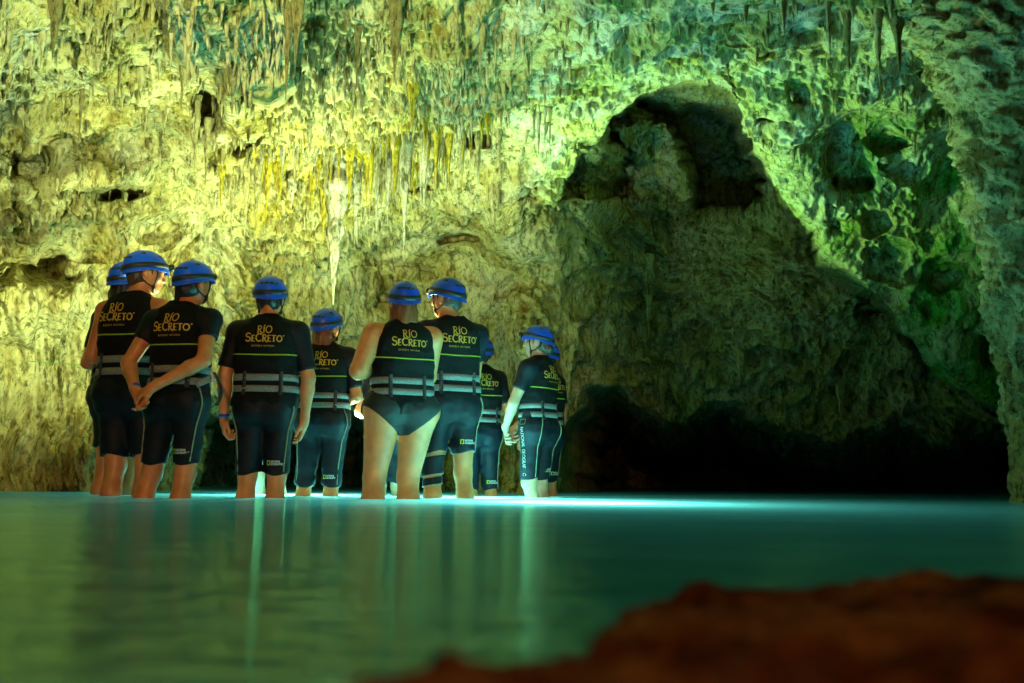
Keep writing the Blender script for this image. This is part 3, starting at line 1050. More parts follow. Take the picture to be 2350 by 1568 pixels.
def text_quads(s, x0, y0, h, weight=0.13, sizes=None, track=0.0, serif=False):
    """list of 4-corner quads (x, y) and the total advance"""
    quads = []
    x = x0
    for n_, ch in enumerate(s):
        hh = h * (sizes[n_] if sizes else 1.0)
        adv, strokes = GLY[ch]
        for pts, w in strokes:
            pts = np.array(pts) * hh + np.array([x, y0])
            wd = weight * h * w * 0.5
            for a, b in zip(pts[:-1], pts[1:]):
                e = b - a
                ln = np.linalg.norm(e)
                if ln < 1e-6:
                    continue
                e = e / ln
                nn = np.array([-e[1], e[0]]) * wd
                a2, b2 = a - e * wd * 0.35, b + e * wd * 0.35
                quads.append([a2 - nn, b2 - nn, b2 + nn, a2 + nn])
        if serif and ch in 'RIÍET':
            for sx in {'R': (0.14,), 'I': (0.18,), 'Í': (0.18,), 'E': (), 'T': (0.35,)}[ch]:
                for sy in ((0.02, 0.98) if ch != 'T' else (0.02,)):
                    c = np.array([x + sx * hh, y0 + sy * hh])
                    quads.append([c + np.array(q) * hh for q in ((-0.13, -0.035), (0.13, -0.035), (0.13, 0.035), (-0.13, 0.035))])
        x += adv * hh + track * h
    return quads, x - x0


def rect_quads(x0, y0, x1, y1, w):
    return [[(x0, y0), (x1, y0), (x1, y0 + w), (x0, y0 + w)], [(x0, y1 - w), (x1, y1 - w), (x1, y1), (x0, y1)],
            [(x0, y0), (x0 + w, y0), (x0 + w, y1), (x0, y1)], [(x1 - w, y0), (x1, y0), (x1, y1), (x1 - w, y1)]]


def printed(name, quads, place, fn, direction, mat, parent, length=0.7, lift=0.0035):
    """lay flat quads onto a garment: place maps (x,y)->3-D start points, then they are pressed along `direction`"""
    q = np.array(quads, float)
    P3 = place(q.reshape(-1, 2))
    dr_ = np.broadcast_to(np.array(direction, float), P3.shape)
    hit, ok = march(fn, P3, dr_, length)
    hit = hit - dr_ * lift
    good = ok.reshape(-1, 4).all(1)
    Fq = np.arange(len(hit)).reshape(-1, 4)[good]
    # tiny per-quad lift so that crossing strokes never share a plane
    hit = hit - dr_ * np.repeat(np.arange(len(q)) % 7, 4)[:, None] * 0.00012
    if len(Fq) == 0:
        return None
    me = np_mesh(name, hit, Fq, smooth=False)
    return link(name, me, mat, parent)


# ---- garment and skin materials
M_skin = {k: simple_mat('skin_' + k, c, 0.40, 0.22, 11, 0.25, 130) for k, c in
          {'fair': (0.66, 0.25, 0.09), 'tan': (0.56, 0.205, 0.07), 'pale': (0.68, 0.42, 0.26), 'brown': (0.42, 0.19, 0.10)}.items()}
M_neo = simple_mat('black_neoprene', (0.003, 0.005, 0.010), 0.6, 0.3, 30, 0.25, 350, 0.22)
M_neo_blue = simple_mat('navy_neoprene', (0.003, 0.007, 0.014), 0.6, 0.3, 30, 0.25, 350, 0.25)
M_vest = simple_mat('black_vest_fabric', (0.004, 0.0045, 0.005), 0.8, 0.35, 60, 0.4, 500, 0.15)
M_belt = simple_mat('grey_webbing', (0.20, 0.22, 0.22), 0.6, 0.45, 90, 0.6, 260, 0.4, stretch=(1, 1, 2.5))
M_strap = simple_mat('black_strap', (0.012, 0.012, 0.014), 0.6, 0.5, 90, 0.3, 300)
M_pipe = simple_mat('lime_piping', (0.30, 0.42, 0.01), 0.6, 0.15, 60)
M_gold = simple_mat('gold_lettering', (0.58, 0.36, 0.04), 0.6, 0.12, 60)
M_white = simple_mat('white_print', (0.55, 0.62, 0.60), 0.6, 0.15, 60)
M_lime = simple_mat('lime_print', (0.55, 0.70, 0.02), 0.6, 0.1, 60)
M_seam = simple_mat('grey_green_seam', (0.22, 0.26, 0.15), 0.7, 0.2, 80)
M_helm = simple_mat('blue_helmet_shell', (0.001, 0.085, 0.85), 0.34, 0.12, 14, 0.04, 90, 0.5)
M_black = simple_mat('black_plastic', (0.010, 0.010, 0.011), 0.4, 0.2, 60)
M_band = simple_mat('blue_wristband', (0.01, 0.10, 0.75), 0.5, 0.2, 50)
M_swim = simple_mat('black_swimsuit', (0.003, 0.005, 0.006), 0.7, 0.3, 40, 0.2, 250, 0.5)
M_hair = {k: simple_mat('hair_' + k, c, 0.5, 0.55, 45, 0.6, 120, 0.5, stretch=(1, 1, 0.12)) for k, c in
          {'black': (0.012, 0.009, 0.008), 'brown': (0.06, 0.03, 0.012), 'ginger': (0.17, 0.045, 0.008), 'blond': (0.34, 0.20, 0.06), 'grey': (0.055, 0.045, 0.04)}.items()}
M_eye = simple_mat('eye', (0.30, 0.28, 0.26), 0.2, 0.1, 40)
M_lip = simple_mat('lip', (0.45, 0.12, 0.10), 0.5, 0.1, 40)
M_glass = simple_mat('spectacle_lens', (0.25, 0.28, 0.28), 0.1, 0.1, 40)


def frame_to(o, mat4):
    o.matrix_local = mat4


def hand(W, f, nrm, thumb, curl=(0.3, 0.5, 0.4), spread=0.05):
    """prims of a hand: wrist W, finger direction f, palm normal nrm, thumb side sign"""
    W, f, nrm = (np.array(x, float) for x in (W, f, nrm))
    f /= np.linalg.norm(f)
    nrm = nrm - f * (nrm @ f)
    nrm /= np.linalg.norm(nrm)
    l = np.cross(f, nrm) * thumb
    P = [cone(W - f * 0.02, W + f * 0.035, 0.025, 0.028, 0.02)]
    lens = (1.02, 1.14, 1.08, 0.88)
    for i in range(4):
        o_ = (1.5 - i)
        K = W + f * (0.094 - 0.006 * abs(o_ - 0.5)) + l * o_ * 0.0225
        P.append(cone(W + f * 0.02 + l * o_ * 0.012, K, 0.0135, 0.0115, 0.016))
        p, ang_ = K, 0.0
        for s, (ln, rd) in enumerate(((0.044, 0.0100), (0.028, 0.0092), (0.022, 0.0082))):
            ang_ += curl[s] * (1 + 0.12 * i)
            dirn = f * math.cos(ang_) + nrm * math.sin(ang_) + l * o_ * spread
            dirn /= np.linalg.norm(dirn)
            q = p + dirn * ln * lens[i]
            P.append(cone(p, q, rd + 0.0006, rd, 0.004))
            p = q
    t0 = W + f * 0.018 + l * 0.020 + nrm * 0.006
    t1 = t0 + f * 0.035 + l * 0.028 + nrm * 0.012
    t2 = t1 + f * 0.030 + l * 0.006 + nrm * 0.012
    t3 = t2 + f * 0.024 - l * 0.002 + nrm * 0.006
    P += [cone(t0, t1, 0.016, 0.0125, 0.012), cone(t1, t2, 0.0118, 0.0105, 0.005), cone(t2, t3, 0.0105, 0.0085, 0.004)]
    return P


ARM_DOWN = {-1: ((-0.235, -0.02, 1.14), (-0.255, 0.03, 0.90)), 1: ((0.235, -0.02, 1.14), (0.255, 0.03, 0.90))}
ARM_FRONT = {-1: ((-0.25, -0.03, 1.13), (-0.12, 0.20, 1.10)), 1: ((0.25, -0.03, 1.13), (0.12, 0.20, 1.10))}


def make_person(spec):
    g = spec.get
    u, d = spec['u'], spec['d']
    topw = at(u, spec['top'], d)
    bed = -0.335
    s = (topw[2] - bed) / 1.778
    root = bpy.data.objects.new('person', None)
    col.objects.link(root)
    root.empty_display_size = 0.2
    root.location = (at(u, 1140, d)[0], d, bed)
    rz = g('rz', 0)
    root.rotation_euler = (0, 0, R(rz))
    root.scale = (s, s, s)
    tag(root, spec['label'], 'person', 'visitors standing in the cave river')
    fine = g('fine', True)
    C0, C1 = (0.0135, 0.0062) if fine else (0.018, 0.012)
    bw = g('bw', 1.0)         # trunk breadth
    lw = g('lw', 1.0)         # leg thickness
    aw = g('aw', 1.0)         # arm thickness
    hw = g('hips', 1.0)

    # ----- head frame
    hy, hp, hr = R(g('yaw', 0)), R(g('nod', 0)), R(g('tilt', 0))
    hx, hyo = g('head_off', (0.0, 0.0))
    HM = Matrix.Translation((hx, -0.01 + hyo, 1.515)) @ Matrix.Rotation(hy, 4, 'Z') @ Matrix.Rotation(hr, 4, 'Y') @ Matrix.Rotation(-hp, 4, 'X') @ Matrix.Translation((0, 0.01, -1.515))
    HR = np.array(HM.to_3x3())
    HT = np.array(HM.translation)

    def hpnt(p):
        return HR @ np.array(p, float) + HT

    def hcone(a, b, ra, rb, k=0.02):
        return cone(hpnt(a), hpnt(b), ra, rb, k)

    def hell(c, rd, k=0.02):
        return ell(hpnt(c), rd, k, HR)

    # ----- body prims
    torso_prof = [(0.83, 0.130 * hw, 0.085, -0.005), (0.88, 0.168 * hw, 0.115, -0.010), (0.94, 0.176 * hw, 0.122, -0.010), (1.02, 0.163 * (hw + bw) / 2, 0.108, 0.0),
                  (1.10, 0.150 * bw, 0.100 * bw, 0.004), (1.20, 0.158 * bw, 0.106 * bw, 0.004), (1.30, 0.172 * bw, 0.113, 0.0), (1.37, 0.178 * bw, 0.108, -0.006), (1.425, 0.160 * bw, 0.088, -0.012),
                  (1.465, 0.110, 0.070, -0.014), (1.495, 0.070, 0.056, -0.012)]
    trunk = [loft(torso_prof, 0.04, 2.3)]
    glute = [ell((sx * 0.082 * hw, -0.058, 0.905), (0.092 * hw, 0.082, 0.098), 0.05) for sx in (-1, 1)]
    legs = {}
    for sx in (-1, 1):
        ax_, ay_ = spec.get('feet', {}).get(sx, (sx * 0.095, 0.0))
        kx, ky = spec.get('knees', {}).get(sx, (sx * 0.092 * 0.45 + ax_ * 0.55, 0.018 + ay_ * 0.5))
        hip = (sx * 0.088 * hw, -0.005, 0.90)
        knee = (kx, ky, 0.485)
        ank = (ax_, ay_ - 0.02, 0.075)
        mid = (np.array(knee) * 0.62 + np.array(ank) * 0.38) + np.array([0, -0.022, 0])
        legs[sx] = [cone(hip, knee, 0.090 * lw, 0.058 * (0.4 + 0.6 * lw), 0.05), cone(knee, mid, 0.055 * (0.4 + 0.6 * lw), 0.056 * (0.3 + 0.7 * lw), 0.03), cone(mid, ank, 0.055 * (0.3 + 0.7 * lw), 0.036, 0.03)]
        legs[sx].append(ell((kx, ky + 0.035, 0.487), (0.040, 0.030, 0.045), 0.03))
        legs[sx].append(cone((ax_, ay_ - 0.04, 0.035), (ax_ + sx * 0.03, ay_ + 0.13, 0.02), 0.038, 0.026, 0.03))
    arms, up_arm = {}, {}
    sh_z = 1.405
    for sx in (-1, 1):
        elb, wri = g('arms', ARM_DOWN)[sx]
        sh = np.array((sx * 0.178 * bw, -0.008, sh_z))
        elb, wri = np.array(elb, float), np.array(wri, float)
        up_arm[sx] = (sh, elb)
        fm = elb + (wri - elb) * 0.28
        arms[sx] = [cone((sx * 0.08, -0.012, 1.435), sh, 0.056, 0.060, 0.05), cone(sh, elb, 0.056 * aw, 0.042 * aw, 0.03), cone(elb, fm, 0.041 * aw, 0.043 * aw, 0.02), cone(fm, wri, 0.043 * aw, 0.027, 0.02)]
        hd = g('hands', {}).get(sx)
        if hd is None:
            f_ = (wri - elb) / np.linalg.norm(wri - elb)
            hd = (f_, (-sx, 0.15, 0.0), 1 if sx < 0 else -1, (0.30, 0.45, 0.35))
        arms[sx] += hand(wri, hd[0], hd[1], hd[2], hd[3])
    neck = [cone((0, -0.022, 1.44), hpnt((0, -0.012, 1.57)), 0.060, 0.054, 0.04)]
    head = [hell((0, -0.004, 1.655), (0.077, 0.096, 0.098), 0.02), hell((0, 0.030, 1.590), (0.058, 0.066, 0.078), 0.03), hcone((0, 0.062, 1.548), (0, 0.066, 1.545), 0.026, 0.024, 0.03),
            hell((0, 0.085, 1.655), (0.050, 0.020, 0.020), 0.02), hcone((0, 0.095, 1.640), (0, 0.113, 1.606), 0.0085, 0.0125, 0.012), hell((0.013, 0.098, 1.602), (0.010, 0.012, 0.009), 0.008), hell((-0.013, 0.098, 1.602), (0.010, 0.012, 0.009), 0.008),
            hell((0, 0.088, 1.577), (0.024, 0.012, 0.007), 0.008), hell((0, 0.087, 1.566), (0.022, 0.012, 0.007), 0.008),
            hell((0.040, 0.062, 1.612), (0.026, 0.026, 0.024), 0.02), hell((-0.040, 0.062, 1.612), (0.026, 0.026, 0.024), 0.02)]
    for sx in (-1, 1):
        head += [hell((sx * 0.080, -0.010, 1.622), (0.011, 0.021, 0.032), 0.008), hell((sx * 0.078, -0.002, 1.598), (0.009, 0.012, 0.013), 0.006)]
    if g('plump'):
        trunk.append(ell((0, 0.02, 1.08), (0.165 * bw, 0.125, 0.14), 0.06))
    body = trunk + glute + legs[-1] + legs[1] + arms[-1] + arms[1] + neck + head
    wr = [np.array(g('arms', ARM_DOWN)[sx][1]) for sx in (-1, 1)]
    spans = [[], [], []]
    hc = hpnt((0, 0.01, 1.62))
    spans[2].append((1.50, 1.78))
    spans[0].append((hc[0] - 0.10, hc[0] + 0.10))
    spans[1].append((hc[1] - 0.12, hc[1] + 0.13))
    for sx in (-1, 1):
        if g('hands_show', True):
            elb, wri = (np.array(q) for q in g('arms', ARM_DOWN)[sx])
            hd = g('hands', {}).get(sx)
            f_ = np.array(hd[0], float) if hd else (wri - elb)
            f_ = f_ / np.linalg.norm(f_)
            a_, b_ = wri, wri + f_ * 0.16
            for i in range(3):
                spans[i].append((min(a_[i], b_[i]) - 0.04, max(a_[i], b_[i]) + 0.04))
    xext = max(0.34, max(abs(w[0]) for w in wr) + 0.2, max(abs(np.array(q[0])[0]) for q in g('arms', ARM_DOWN).values()) + 0.08)
    bo_ = sdf_mesh('body', body, ((-xext, -0.36, -0.02), (xext, 0.42, 1.78)), C0, C1, spans)
    body_o = link('body', bo_, M_skin[g('skin', 'fair')], root)

    rel = perlin
    seed = spec['u'] * 0.37

    def fold_noise(Xa, Ya, Za, amp, fx, fz):
        pts = np.stack([Xa.ravel() * fx + seed, Ya.ravel() * fx, Za.ravel() * fz], 1)
        return amp * rel(pts).reshape(Xa.shape)

    # ----- wetsuit top
    no = [[], [], []]
    if g('shirt', True):
        fr_ = g('sleeve', 0.7)
        pr = list(trunk) + [cone((0, -0.02, 1.46), (0, -0.018, 1.50), 0.062, 0.060, 0.03)]
        for sx in (-1, 1):
            sh, elb = up_arm[sx]
            pr += [arms[sx][0], cone(sh, sh + (elb - sh) * (fr_ + 0.15), 0.060 * aw, (0.060 + (0.049 - 0.060) * (fr_ + 0.15)) * aw, 0.03)]

        def post(Fv, Xa, Ya, Za, fr_=fr_):
            Fv = Fv + fold_noise(Xa, Ya, Za, 0.004, 9, 16)
            for sx in (-1, 1):
                sh, elb = up_arm[sx]
                e = (elb - sh) / np.linalg.norm(elb - sh)
                p0 = sh + (elb - sh) * fr_
                cut = (Xa - p0[0]) * e[0] + (Ya - p0[1]) * e[1] + (Za - p0[2]) * e[2]
                side = np.where(sx * Xa > 0.13, cut, -1.0)
                Fv = np.maximum(Fv, side)
            return np.maximum(Fv, np.maximum(Za - 1.500, 0.97 - Za))
        so = link('wetsuit_top', sdf_mesh('wetsuit_top', pr, ((-0.40, -0.28, 0.94), (0.40, 0.30, 1.54)), 0.0135, 0.0135, no, post, 0.007), M_neo, root)

    # ----- shorts or swimsuit bottom
    leg_fn = None
    hip_prof = [q for q in torso_prof if q[0] < 1.12]
    if g('swim'):
        pr = [loft(hip_prof, 0.04, 2.3)] + glute + [legs[-1][0], legs[1][0]]

        def post(Fv, Xa, Ya, Za):
            # high-cut leg openings
            back = np.where(Ya < 0, 1.0, 0.75)
            line = 0.748 + 0.80 * np.maximum(np.abs(Xa) - 0.03, 0) * back
            Fv = Fv + fold_noise(Xa, Ya, Za, 0.005, 14, 22)
            return np.maximum(np.maximum(Fv, (line - Za) * 0.7), Za - 1.06)
        sh_o = link('swimsuit_bottom', sdf_mesh('swimsuit_bottom', pr, ((-0.28, -0.26, 0.72), (0.28, 0.24, 1.08)), 0.0085, 0.0085, no, post, 0.006), M_swim, root)
    else:
        hem = spec['hem']
        loose = g('loose', 0.009)
        pr = [loft(hip_prof, 0.04, 2.3)] + glute + legs[-1][:2] + legs[1][:2]

        def post(Fv, Xa, Ya, Za):
            Fv = Fv + fold_noise(Xa, Ya, Za, 0.007, 7, 15) + fold_noise(Xa, Ya, Za, 0.003, 16, 30) - 0.006 * sstep(0.75, hem, Za)
            return np.maximum(np.maximum(Fv, hem + 0.012 * np.sin(Xa * 30 + seed) - Za), Za - 1.07)
        sh_o = link('shorts', sdf_mesh('shorts', pr, ((-0.36, -0.26, hem - 0.05), (0.36, 0.26, 1.09)), 0.0115, 0.0115, no, post, loose), g('short_mat', M_neo), root)
        leg_fn = lambda Pt: field_pts(pr, Pt, None, loose + 0.004)
        if g('seams', True):
            for sx in (-1, 1):
                zz = np.linspace(1.0, hem + 0.012, 26)
                kx = spec.get('knees', {}).get(sx, (sx * 0.1, 0))[0] if spec.get('knees') else spec.get('feet', {}).get(sx, (sx * 0.095, 0))[0] * 0.55 + sx * 0.04
                cx = np.interp(zz, [0.485, 0.9, 1.0], [kx, sx * 0.088, sx * 0.06])
                an = R(g('seam_ang', -38))
                dirv = np.array([-sx * math.cos(an), -math.sin(an), 0])
                og = np.stack([cx, 0 * zz, zz], 1) - dirv * 0.34
                hit, ok = march(leg_fn, og, np.broadcast_to(dirv, og.shape), 0.34)
                if ok.sum() > 4:
                    link('seam', tube_mesh('seam', hit[ok], 0.0045, 6), M_seam, sh_o)
        if g('thigh_logo', True):
            q = rect_quads(0.0, 0.0, 0.022, 0.030, 0.0045)
            t1, w1_ = text_quads('NATIONAL', 0.028, 0.017, 0.012, 0.2)
            t2, w2_ = text_quads('GEOGRAPHIC', 0.028, 0.001, 0.012, 0.2)
            kx = spec.get('feet', {}).get(1, (0.095, 0))[0] * 0.55 + 0.04
            zb = hem + 0.055
            plc = lambda a, kx=kx, zb=zb: np.stack([kx - 0.052 + 0.9 * a[:, 0], np.full(len(a), -0.36), zb + a[:, 1]], 1)
            printed('emblem', q, plc, leg_fn, (0, 1, 0), M_lime, sh_o)
            printed('lettering', t1 + t2, plc, leg_fn, (0, 1, 0), M_white, sh_o)
        if g('side_text'):
            t, w_ = text_quads('NATIONAL GEOGRAPHIC', 0, 0, 0.029, 0.12)
            zt = 0.925
            sx = -1
            plc = lambda a: np.stack([np.full(len(a), -0.40), 0.018 - a[:, 1] + 0.015, zt - a[:, 0]], 1)
            printed('lettering', t, plc, leg_fn, (1, 0, 0), M_white, sh_o)
            fr2 = rect_quads(-0.030, -0.02, 0.030, 0.025, 0.004)
            plc2 = lambda a: np.stack([np.full(len(a), -0.40), 0.018 - a[:, 0], 0.965 + a[:, 1]], 1)
            printed('emblem', fr2, plc2, leg_fn, (1, 0, 0), M_seam, sh_o)

    # ----- life vest
    vb = g('vw', 1.0)
    vprof = np.array([(0.82, 0.184 * vb, 0.134, -0.012), (0.87, 0.190 * vb, 0.138, -0.012), (0.95, 0.196 * vb, 0.142, -0.012), (1.03, 0.190 * vb, 0.134, -0.006), (1.11, 0.184 * vb, 0.130, -0.004), (1.20, 0.190 * vb, 0.140, -0.006), (1.30, 0.190 * vb, 0.146, -0.008),
                      (1.37, 0.180 * vb, 0.140, -0.010), (1.43, 0.165 * vb, 0.118, -0.012), (1.47, 0.140, 0.096, -0.014), (1.500, 0.095, 0.075, -0.014), (1.52, 0.070, 0.062, -0.014)])
    vprof[:, 0] += g('vest_dz', 0.0) * np.interp(vprof[:, 0], [0.87, 1.2], [1, 0])
    vpr = [loft(vprof, 0.02, 2.7)]
    hemz = 0.865 + g('vest_dz', 0.0)

    def vpost(Fv, Xa, Ya, Za):
        Fv = Fv + fold_noise(Xa, Ya, Za, 0.009, 8, 11) + fold_noise(Xa, Ya, Za, 0.004, 18, 26)
        for bz in (1.095, 1.025):                                  # belts pull the foam in
            Fv = Fv + 0.006 * np.exp(-((Za - bz) / 0.022) ** 2)
        line = hemz + 0.080 * np.exp(-((Xa - 0.015) / 0.050) ** 4) * (Ya < 0) + 0.05 * sstep(0.12, 0.2, np.abs(Xa))
        Fv = np.maximum(Fv, (line - Za) * 0.8)
        for sx in (-1, 1):                                          # arm holes
            hole_ = np.sqrt(((Ya + 0.005) / 0.085) ** 2 + ((Za - 1.385) / 0.115) ** 2 + ((Xa - sx * 0.225) / 0.070) ** 2) - 1
            Fv = np.maximum(Fv, -hole_ * 0.07)
        neck_ = np.sqrt(Xa ** 2 + (Ya + 0.005) ** 2) - 0.066
        return np.maximum(Fv, np.where(Za > 1.42, -neck_, -1))
    vfn = lambda Pt: field_pts(vpr, Pt, vpost)
    ves = link('life_vest', sdf_mesh('life_vest', vpr, ((-0.27, -0.20, hemz - 0.03), (0.27, 0.20, 1.54)), 0.0105, 0.0105, no, vpost), M_vest, root)

    def band(name, z, hgt, mat, a0=0, a1=360, lift=0.004, par=ves, curve=None, n=72):
        th = np.radians(np.linspace(a0, a1, n, endpoint=(a1 - a0) < 360))
        rows = []
        for k, (dz, lf) in enumerate(((-hgt / 2, 0.0), (-hgt / 2, lift), (hgt / 2, lift), (hgt / 2, 0.0))):
            zc = z + dz + (curve(th) if curve else 0 * th)
            dv = np.stack([-np.cos(th), -np.sin(th), 0 * th], 1)
            og = np.stack([0 * th, 0 * th - 0.006, zc], 1) - dv * 0.36
            hit, ok = march(vfn, og, dv, 0.36, 110)
            rows.append(hit - dv * lf)
        V = np.concatenate(rows)
        return link(name, np_mesh(name, V, grid_faces(4, n, (a1 - a0) >= 360)), mat, par)

    if g('belts', True):
        for bz in (1.098, 1.026):
            band('belt', bz + g('vest_dz', 0) * 0.5, 0.042, M_belt)
    band('piping', 1.245, 0.0075, M_pipe, 190, 350, 0.005, curve=lambda th: -0.012 * np.cos((th - R(270)) * 1.0) + 0.006)
    # webbing loops over the belts
    for lx in (-0.115, 0.115):
        zz = np.linspace(1.135, 0.985, 8)
        pts = []
        for dx in (-0.012, 0.012):
            og = np.stack([0 * zz + lx + dx, 0 * zz - 0.36, zz], 1)
            hit, ok = march(vfn, og, np.broadcast_to(np.array([0, 1.0, 0]), og.shape), 0.36, 110)
            hit[:, 1] = hit[:, 1] - 0.010
            pts.append(hit)
        V = np.concatenate(pts + [p + np.array([0, 0.006, 0]) for p in pts])
        Fq = []
        for i in range(7):
            Fq.append((i, i + 1, 8 + i + 1, 8 + i))
            Fq.append((16 + i, 24 + i, 24 + i + 1, 16 + i + 1))
            Fq.append((i, 16 + i, 16 + i + 1, i + 1))
            Fq.append((8 + i, 8 + i + 1, 24 + i + 1, 24 + i))
        link('webbing_loop', np_mesh('webbing_loop', V, Fq), M_strap, ves)
    if g('logo', True):
        hS = 0.060
        q1, w1_ = text_quads('RÍO', 0, 0, hS * 0.86, 0.13, (1.0, 0.82, 1.0), 0.03, True)
        q2, w2_ = text_quads('SECRETO', 0, 0, hS, 0.13, (1.0, 0.72, 0.92, 0.78, 0.72, 0.72, 0.72), 0.03, True)
        q2b, w3_ = text_quads('.', w2_ - 0.03 * hS, 0.72 * hS - 0.75 * hS, hS * 0.75, 0.13)
        q3, w4_ = text_quads('RESERVA NATURAL', 0, 0, 0.0105, 0.16, None, 0.32)
        sc_ = 0.235 / w2_
        zc = 1.335 + g('logo_dz', 0)

        def mv(qs, dx, dz):
            return [[(p[0] * sc_ + dx, p[1] * sc_ + dz) for p in q] for q in qs]
        allq = mv(q1, -w1_ * sc_ * 0.47, 0.035 * 1.25) + mv(q2 + q2b, -w2_ * sc_ * 0.5, -0.012)
        bar = [[(-0.075, -0.0285), (0.085, -0.0285), (0.085, -0.0265), (-0.075, -0.0265)]]
        # split long strokes so they follow the curve of the back
        subq = []
        for q in allq:
            q = [np.array(c) for c in q]
            for i in range(3):
                a, b = i / 3, (i + 1) / 3
                subq.append([q[0] + (q[1] - q[0]) * a, q[0] + (q[1] - q[0]) * b, q[3] + (q[2] - q[3]) * b, q[3] + (q[2] - q[3]) * a])
        barq = []
        for i in range(12):
            x0, x1 = -0.075 + 0.16 * i / 12, -0.075 + 0.16 * (i + 1) / 12
            barq.append([(x0, -0.0285), (x1, -0.0285), (x1, -0.0268), (x0, -0.0268)])
        lx = g('logo_x', 0.0)
        plc = lambda a: np.stack([a[:, 0] + lx, np.full(len(a), -0.36), zc + a[:, 1]], 1)
        printed('lettering', subq + mv(q3, -w4_ * sc_ * 0.5, -0.045), plc, vfn, (0, 1, 0), M_gold, ves, 0.4)

    # ----- hair
    hs = g('hair', 'short')
    hm = M_hair[g('hair_col', 'black')]
    hpz = [hell((0, -0.014, 1.648), (0.083, 0.096, 0.100), 0.02), hell((0, -0.045, 1.592), (0.066, 0.052, 0.062), 0.03)]
    zlow = 1.555
    if hs == 'long':
        hpz += [hell((0, -0.055, 1.55), (0.078, 0.050, 0.10), 0.03), hcone((-0.05, -0.045, 1.56), (-0.06, -0.055, 1.455), 0.040, 0.022, 0.03), hcone((0.05, -0.045, 1.56), (0.06, -0.055, 1.45), 0.040, 0.024, 0.03),
                hcone((0, -0.07, 1.55), (0, -0.080, 1.44), 0.042, 0.026, 0.03)]
        zlow = 1.40
    if hs == 'pony':
        hpz += [hcone((-0.02, -0.098, 1.60), (-0.05, -0.085, 1.49), 0.024, 0.012, 0.02), hell((0.01, -0.075, 1.585), (0.045, 0.04, 0.04), 0.02)]
        zlow = 1.47
    if hs == 'bun':
        hpz += [hell((0, -0.095, 1.575), (0.040, 0.036, 0.042), 0.02), hcone((0, -0.06, 1.56), (0, -0.06, 1.52), 0.04, 0.02, 0.02)]
        zlow = 1.49
    HRi = HR.T

    def hpost(Fv, Xa, Ya, Za):
        lx_ = Xa - HT[0]
        ly_ = Ya - HT[1]
        lz_ = Za - HT[2]
        x = HRi[0, 0] * lx_ + HRi[0, 1] * ly_ + HRi[0, 2] * lz_
        y = HRi[1, 0] * lx_ + HRi[1, 1] * ly_ + HRi[1, 2] * lz_
        z = HRi[2, 0] * lx_ + HRi[2, 1] * ly_ + HRi[2, 2] * lz_
        n_ = rel(np.stack([x.ravel() * 75 + seed, y.ravel() * 75, z.ravel() * 9], 1)).reshape(x.shape)
        Fv = Fv + 0.006 * n_
        face = y - 0.028 + 0.5 * np.maximum(1.62 - z, 0)
        low_ = (zlow + 0.02 * np.sin(x * 60 + seed) - z)
        ear = np.sqrt(((y + 0.008) / 0.026) ** 2 + ((z - 1.618) / 0.036) ** 2) - 1
        Fv = np.maximum(Fv, np.where(np.abs(x) > 0.055, -ear * 0.03, -1.0)) if hs != 'long' else Fv
        return np.maximum(np.maximum(Fv, face * 0.9), low_)
    hb = hpnt((0, -0.03, 1.60))
    link('hair', sdf_mesh('hair', hpz, (hb - np.array([0.14, 0.15, 0.22]), hb + np.array([0.14, 0.15, 0.16])), 0.0070, 0.0070, no, hpost), hm, root)

    # ----- helmet
    hx0 = np.array([0, -0.004, 1.655])
    A_, B_, C_ = 0.108, 0.134, 0.121
    nphi, nth = 56, 15
    phi = np.linspace(0, 2 * math.pi, nphi, endpoint=False)     # 0 = front (+y)

    def rim_z(p):
        c = np.cos(p)
        return 1.640 + 0.020 * np.maximum(c, 0) - 0.038 * np.maximum(-c, 0) ** 1.3 + 0.010 * np.exp(-((np.abs(np.mod(p + math.pi, 2 * math.pi) - math.pi) - 1.45) / 0.35) ** 2)

    def shell_pt(p, z, out=0.0):
        tz = np.clip((z - hx0[2]) / C_, -0.6, 1)
        rr_ = np.sqrt(np.maximum(1 - np.where(tz > 0, tz, tz * 0.35) ** 2.3 if False else 1 - np.abs(np.where(tz > 0, tz, tz * 0.3)) ** 2.25, 0))
        return np.stack([np.sin(p) * (A_ * rr_ + out), hx0[1] + np.cos(p) * (B_ * rr_ + out), z], -1)
    rows = []
    rz_ = rim_z(phi)
    for i in range(nth):
        t = i / (nth - 1)
        z = hx0[2] + C_ - (hx0[2] + C_ - rz_) * (1 - math.cos(t * math.pi / 2)) ** 0.92
        rows.append(shell_pt(phi, z, 0.004 * max(0, (t - 0.86) / 0.14)))
    rows[0] = shell_pt(phi, np.full(nphi, hx0[2] + C_ - 0.0003))
    flare = rows[-1].copy()
    flare[:, :2] = hx0[:2] + (flare[:, :2] - hx0[:2]) * (1.022 + 0.03 * np.maximum(-np.cos(phi), 0)[:, None])
    flare[:, 2] -= 0.007
    rows.append(flare)
    inner = flare.copy()
    inner[:, :2] = hx0[:2] + (inner[:, :2] - hx0[:2]) * 0.965
    inner[:, 2] -= 0.001
    rows.append(inner)
    for i in range(nth - 1, 1, -4):
        w_ = rows[i].copy()
        w_ = hx0 + (w_ - hx0) * 0.93
        rows.append(w_)
    V = np.concatenate(rows)
    he = link('helmet', np_mesh('helmet', V, np.concatenate([grid_faces(len(rows), nphi, True)])), M_helm, root)
    he.matrix_local = HM
    # head-lamp strap
    zf = lambda p: 1.670 + 0.030 * np.cos(p) + 0.004 * np.sin(2 * p + seed)
    rws = []
    for dz, o_ in ((-0.015, 0.0), (-0.015, 0.004), (0.015, 0.004), (0.015, 0.0)):
        rws.append(shell_pt(phi, zf(phi) + dz, o_ + 0.0015))
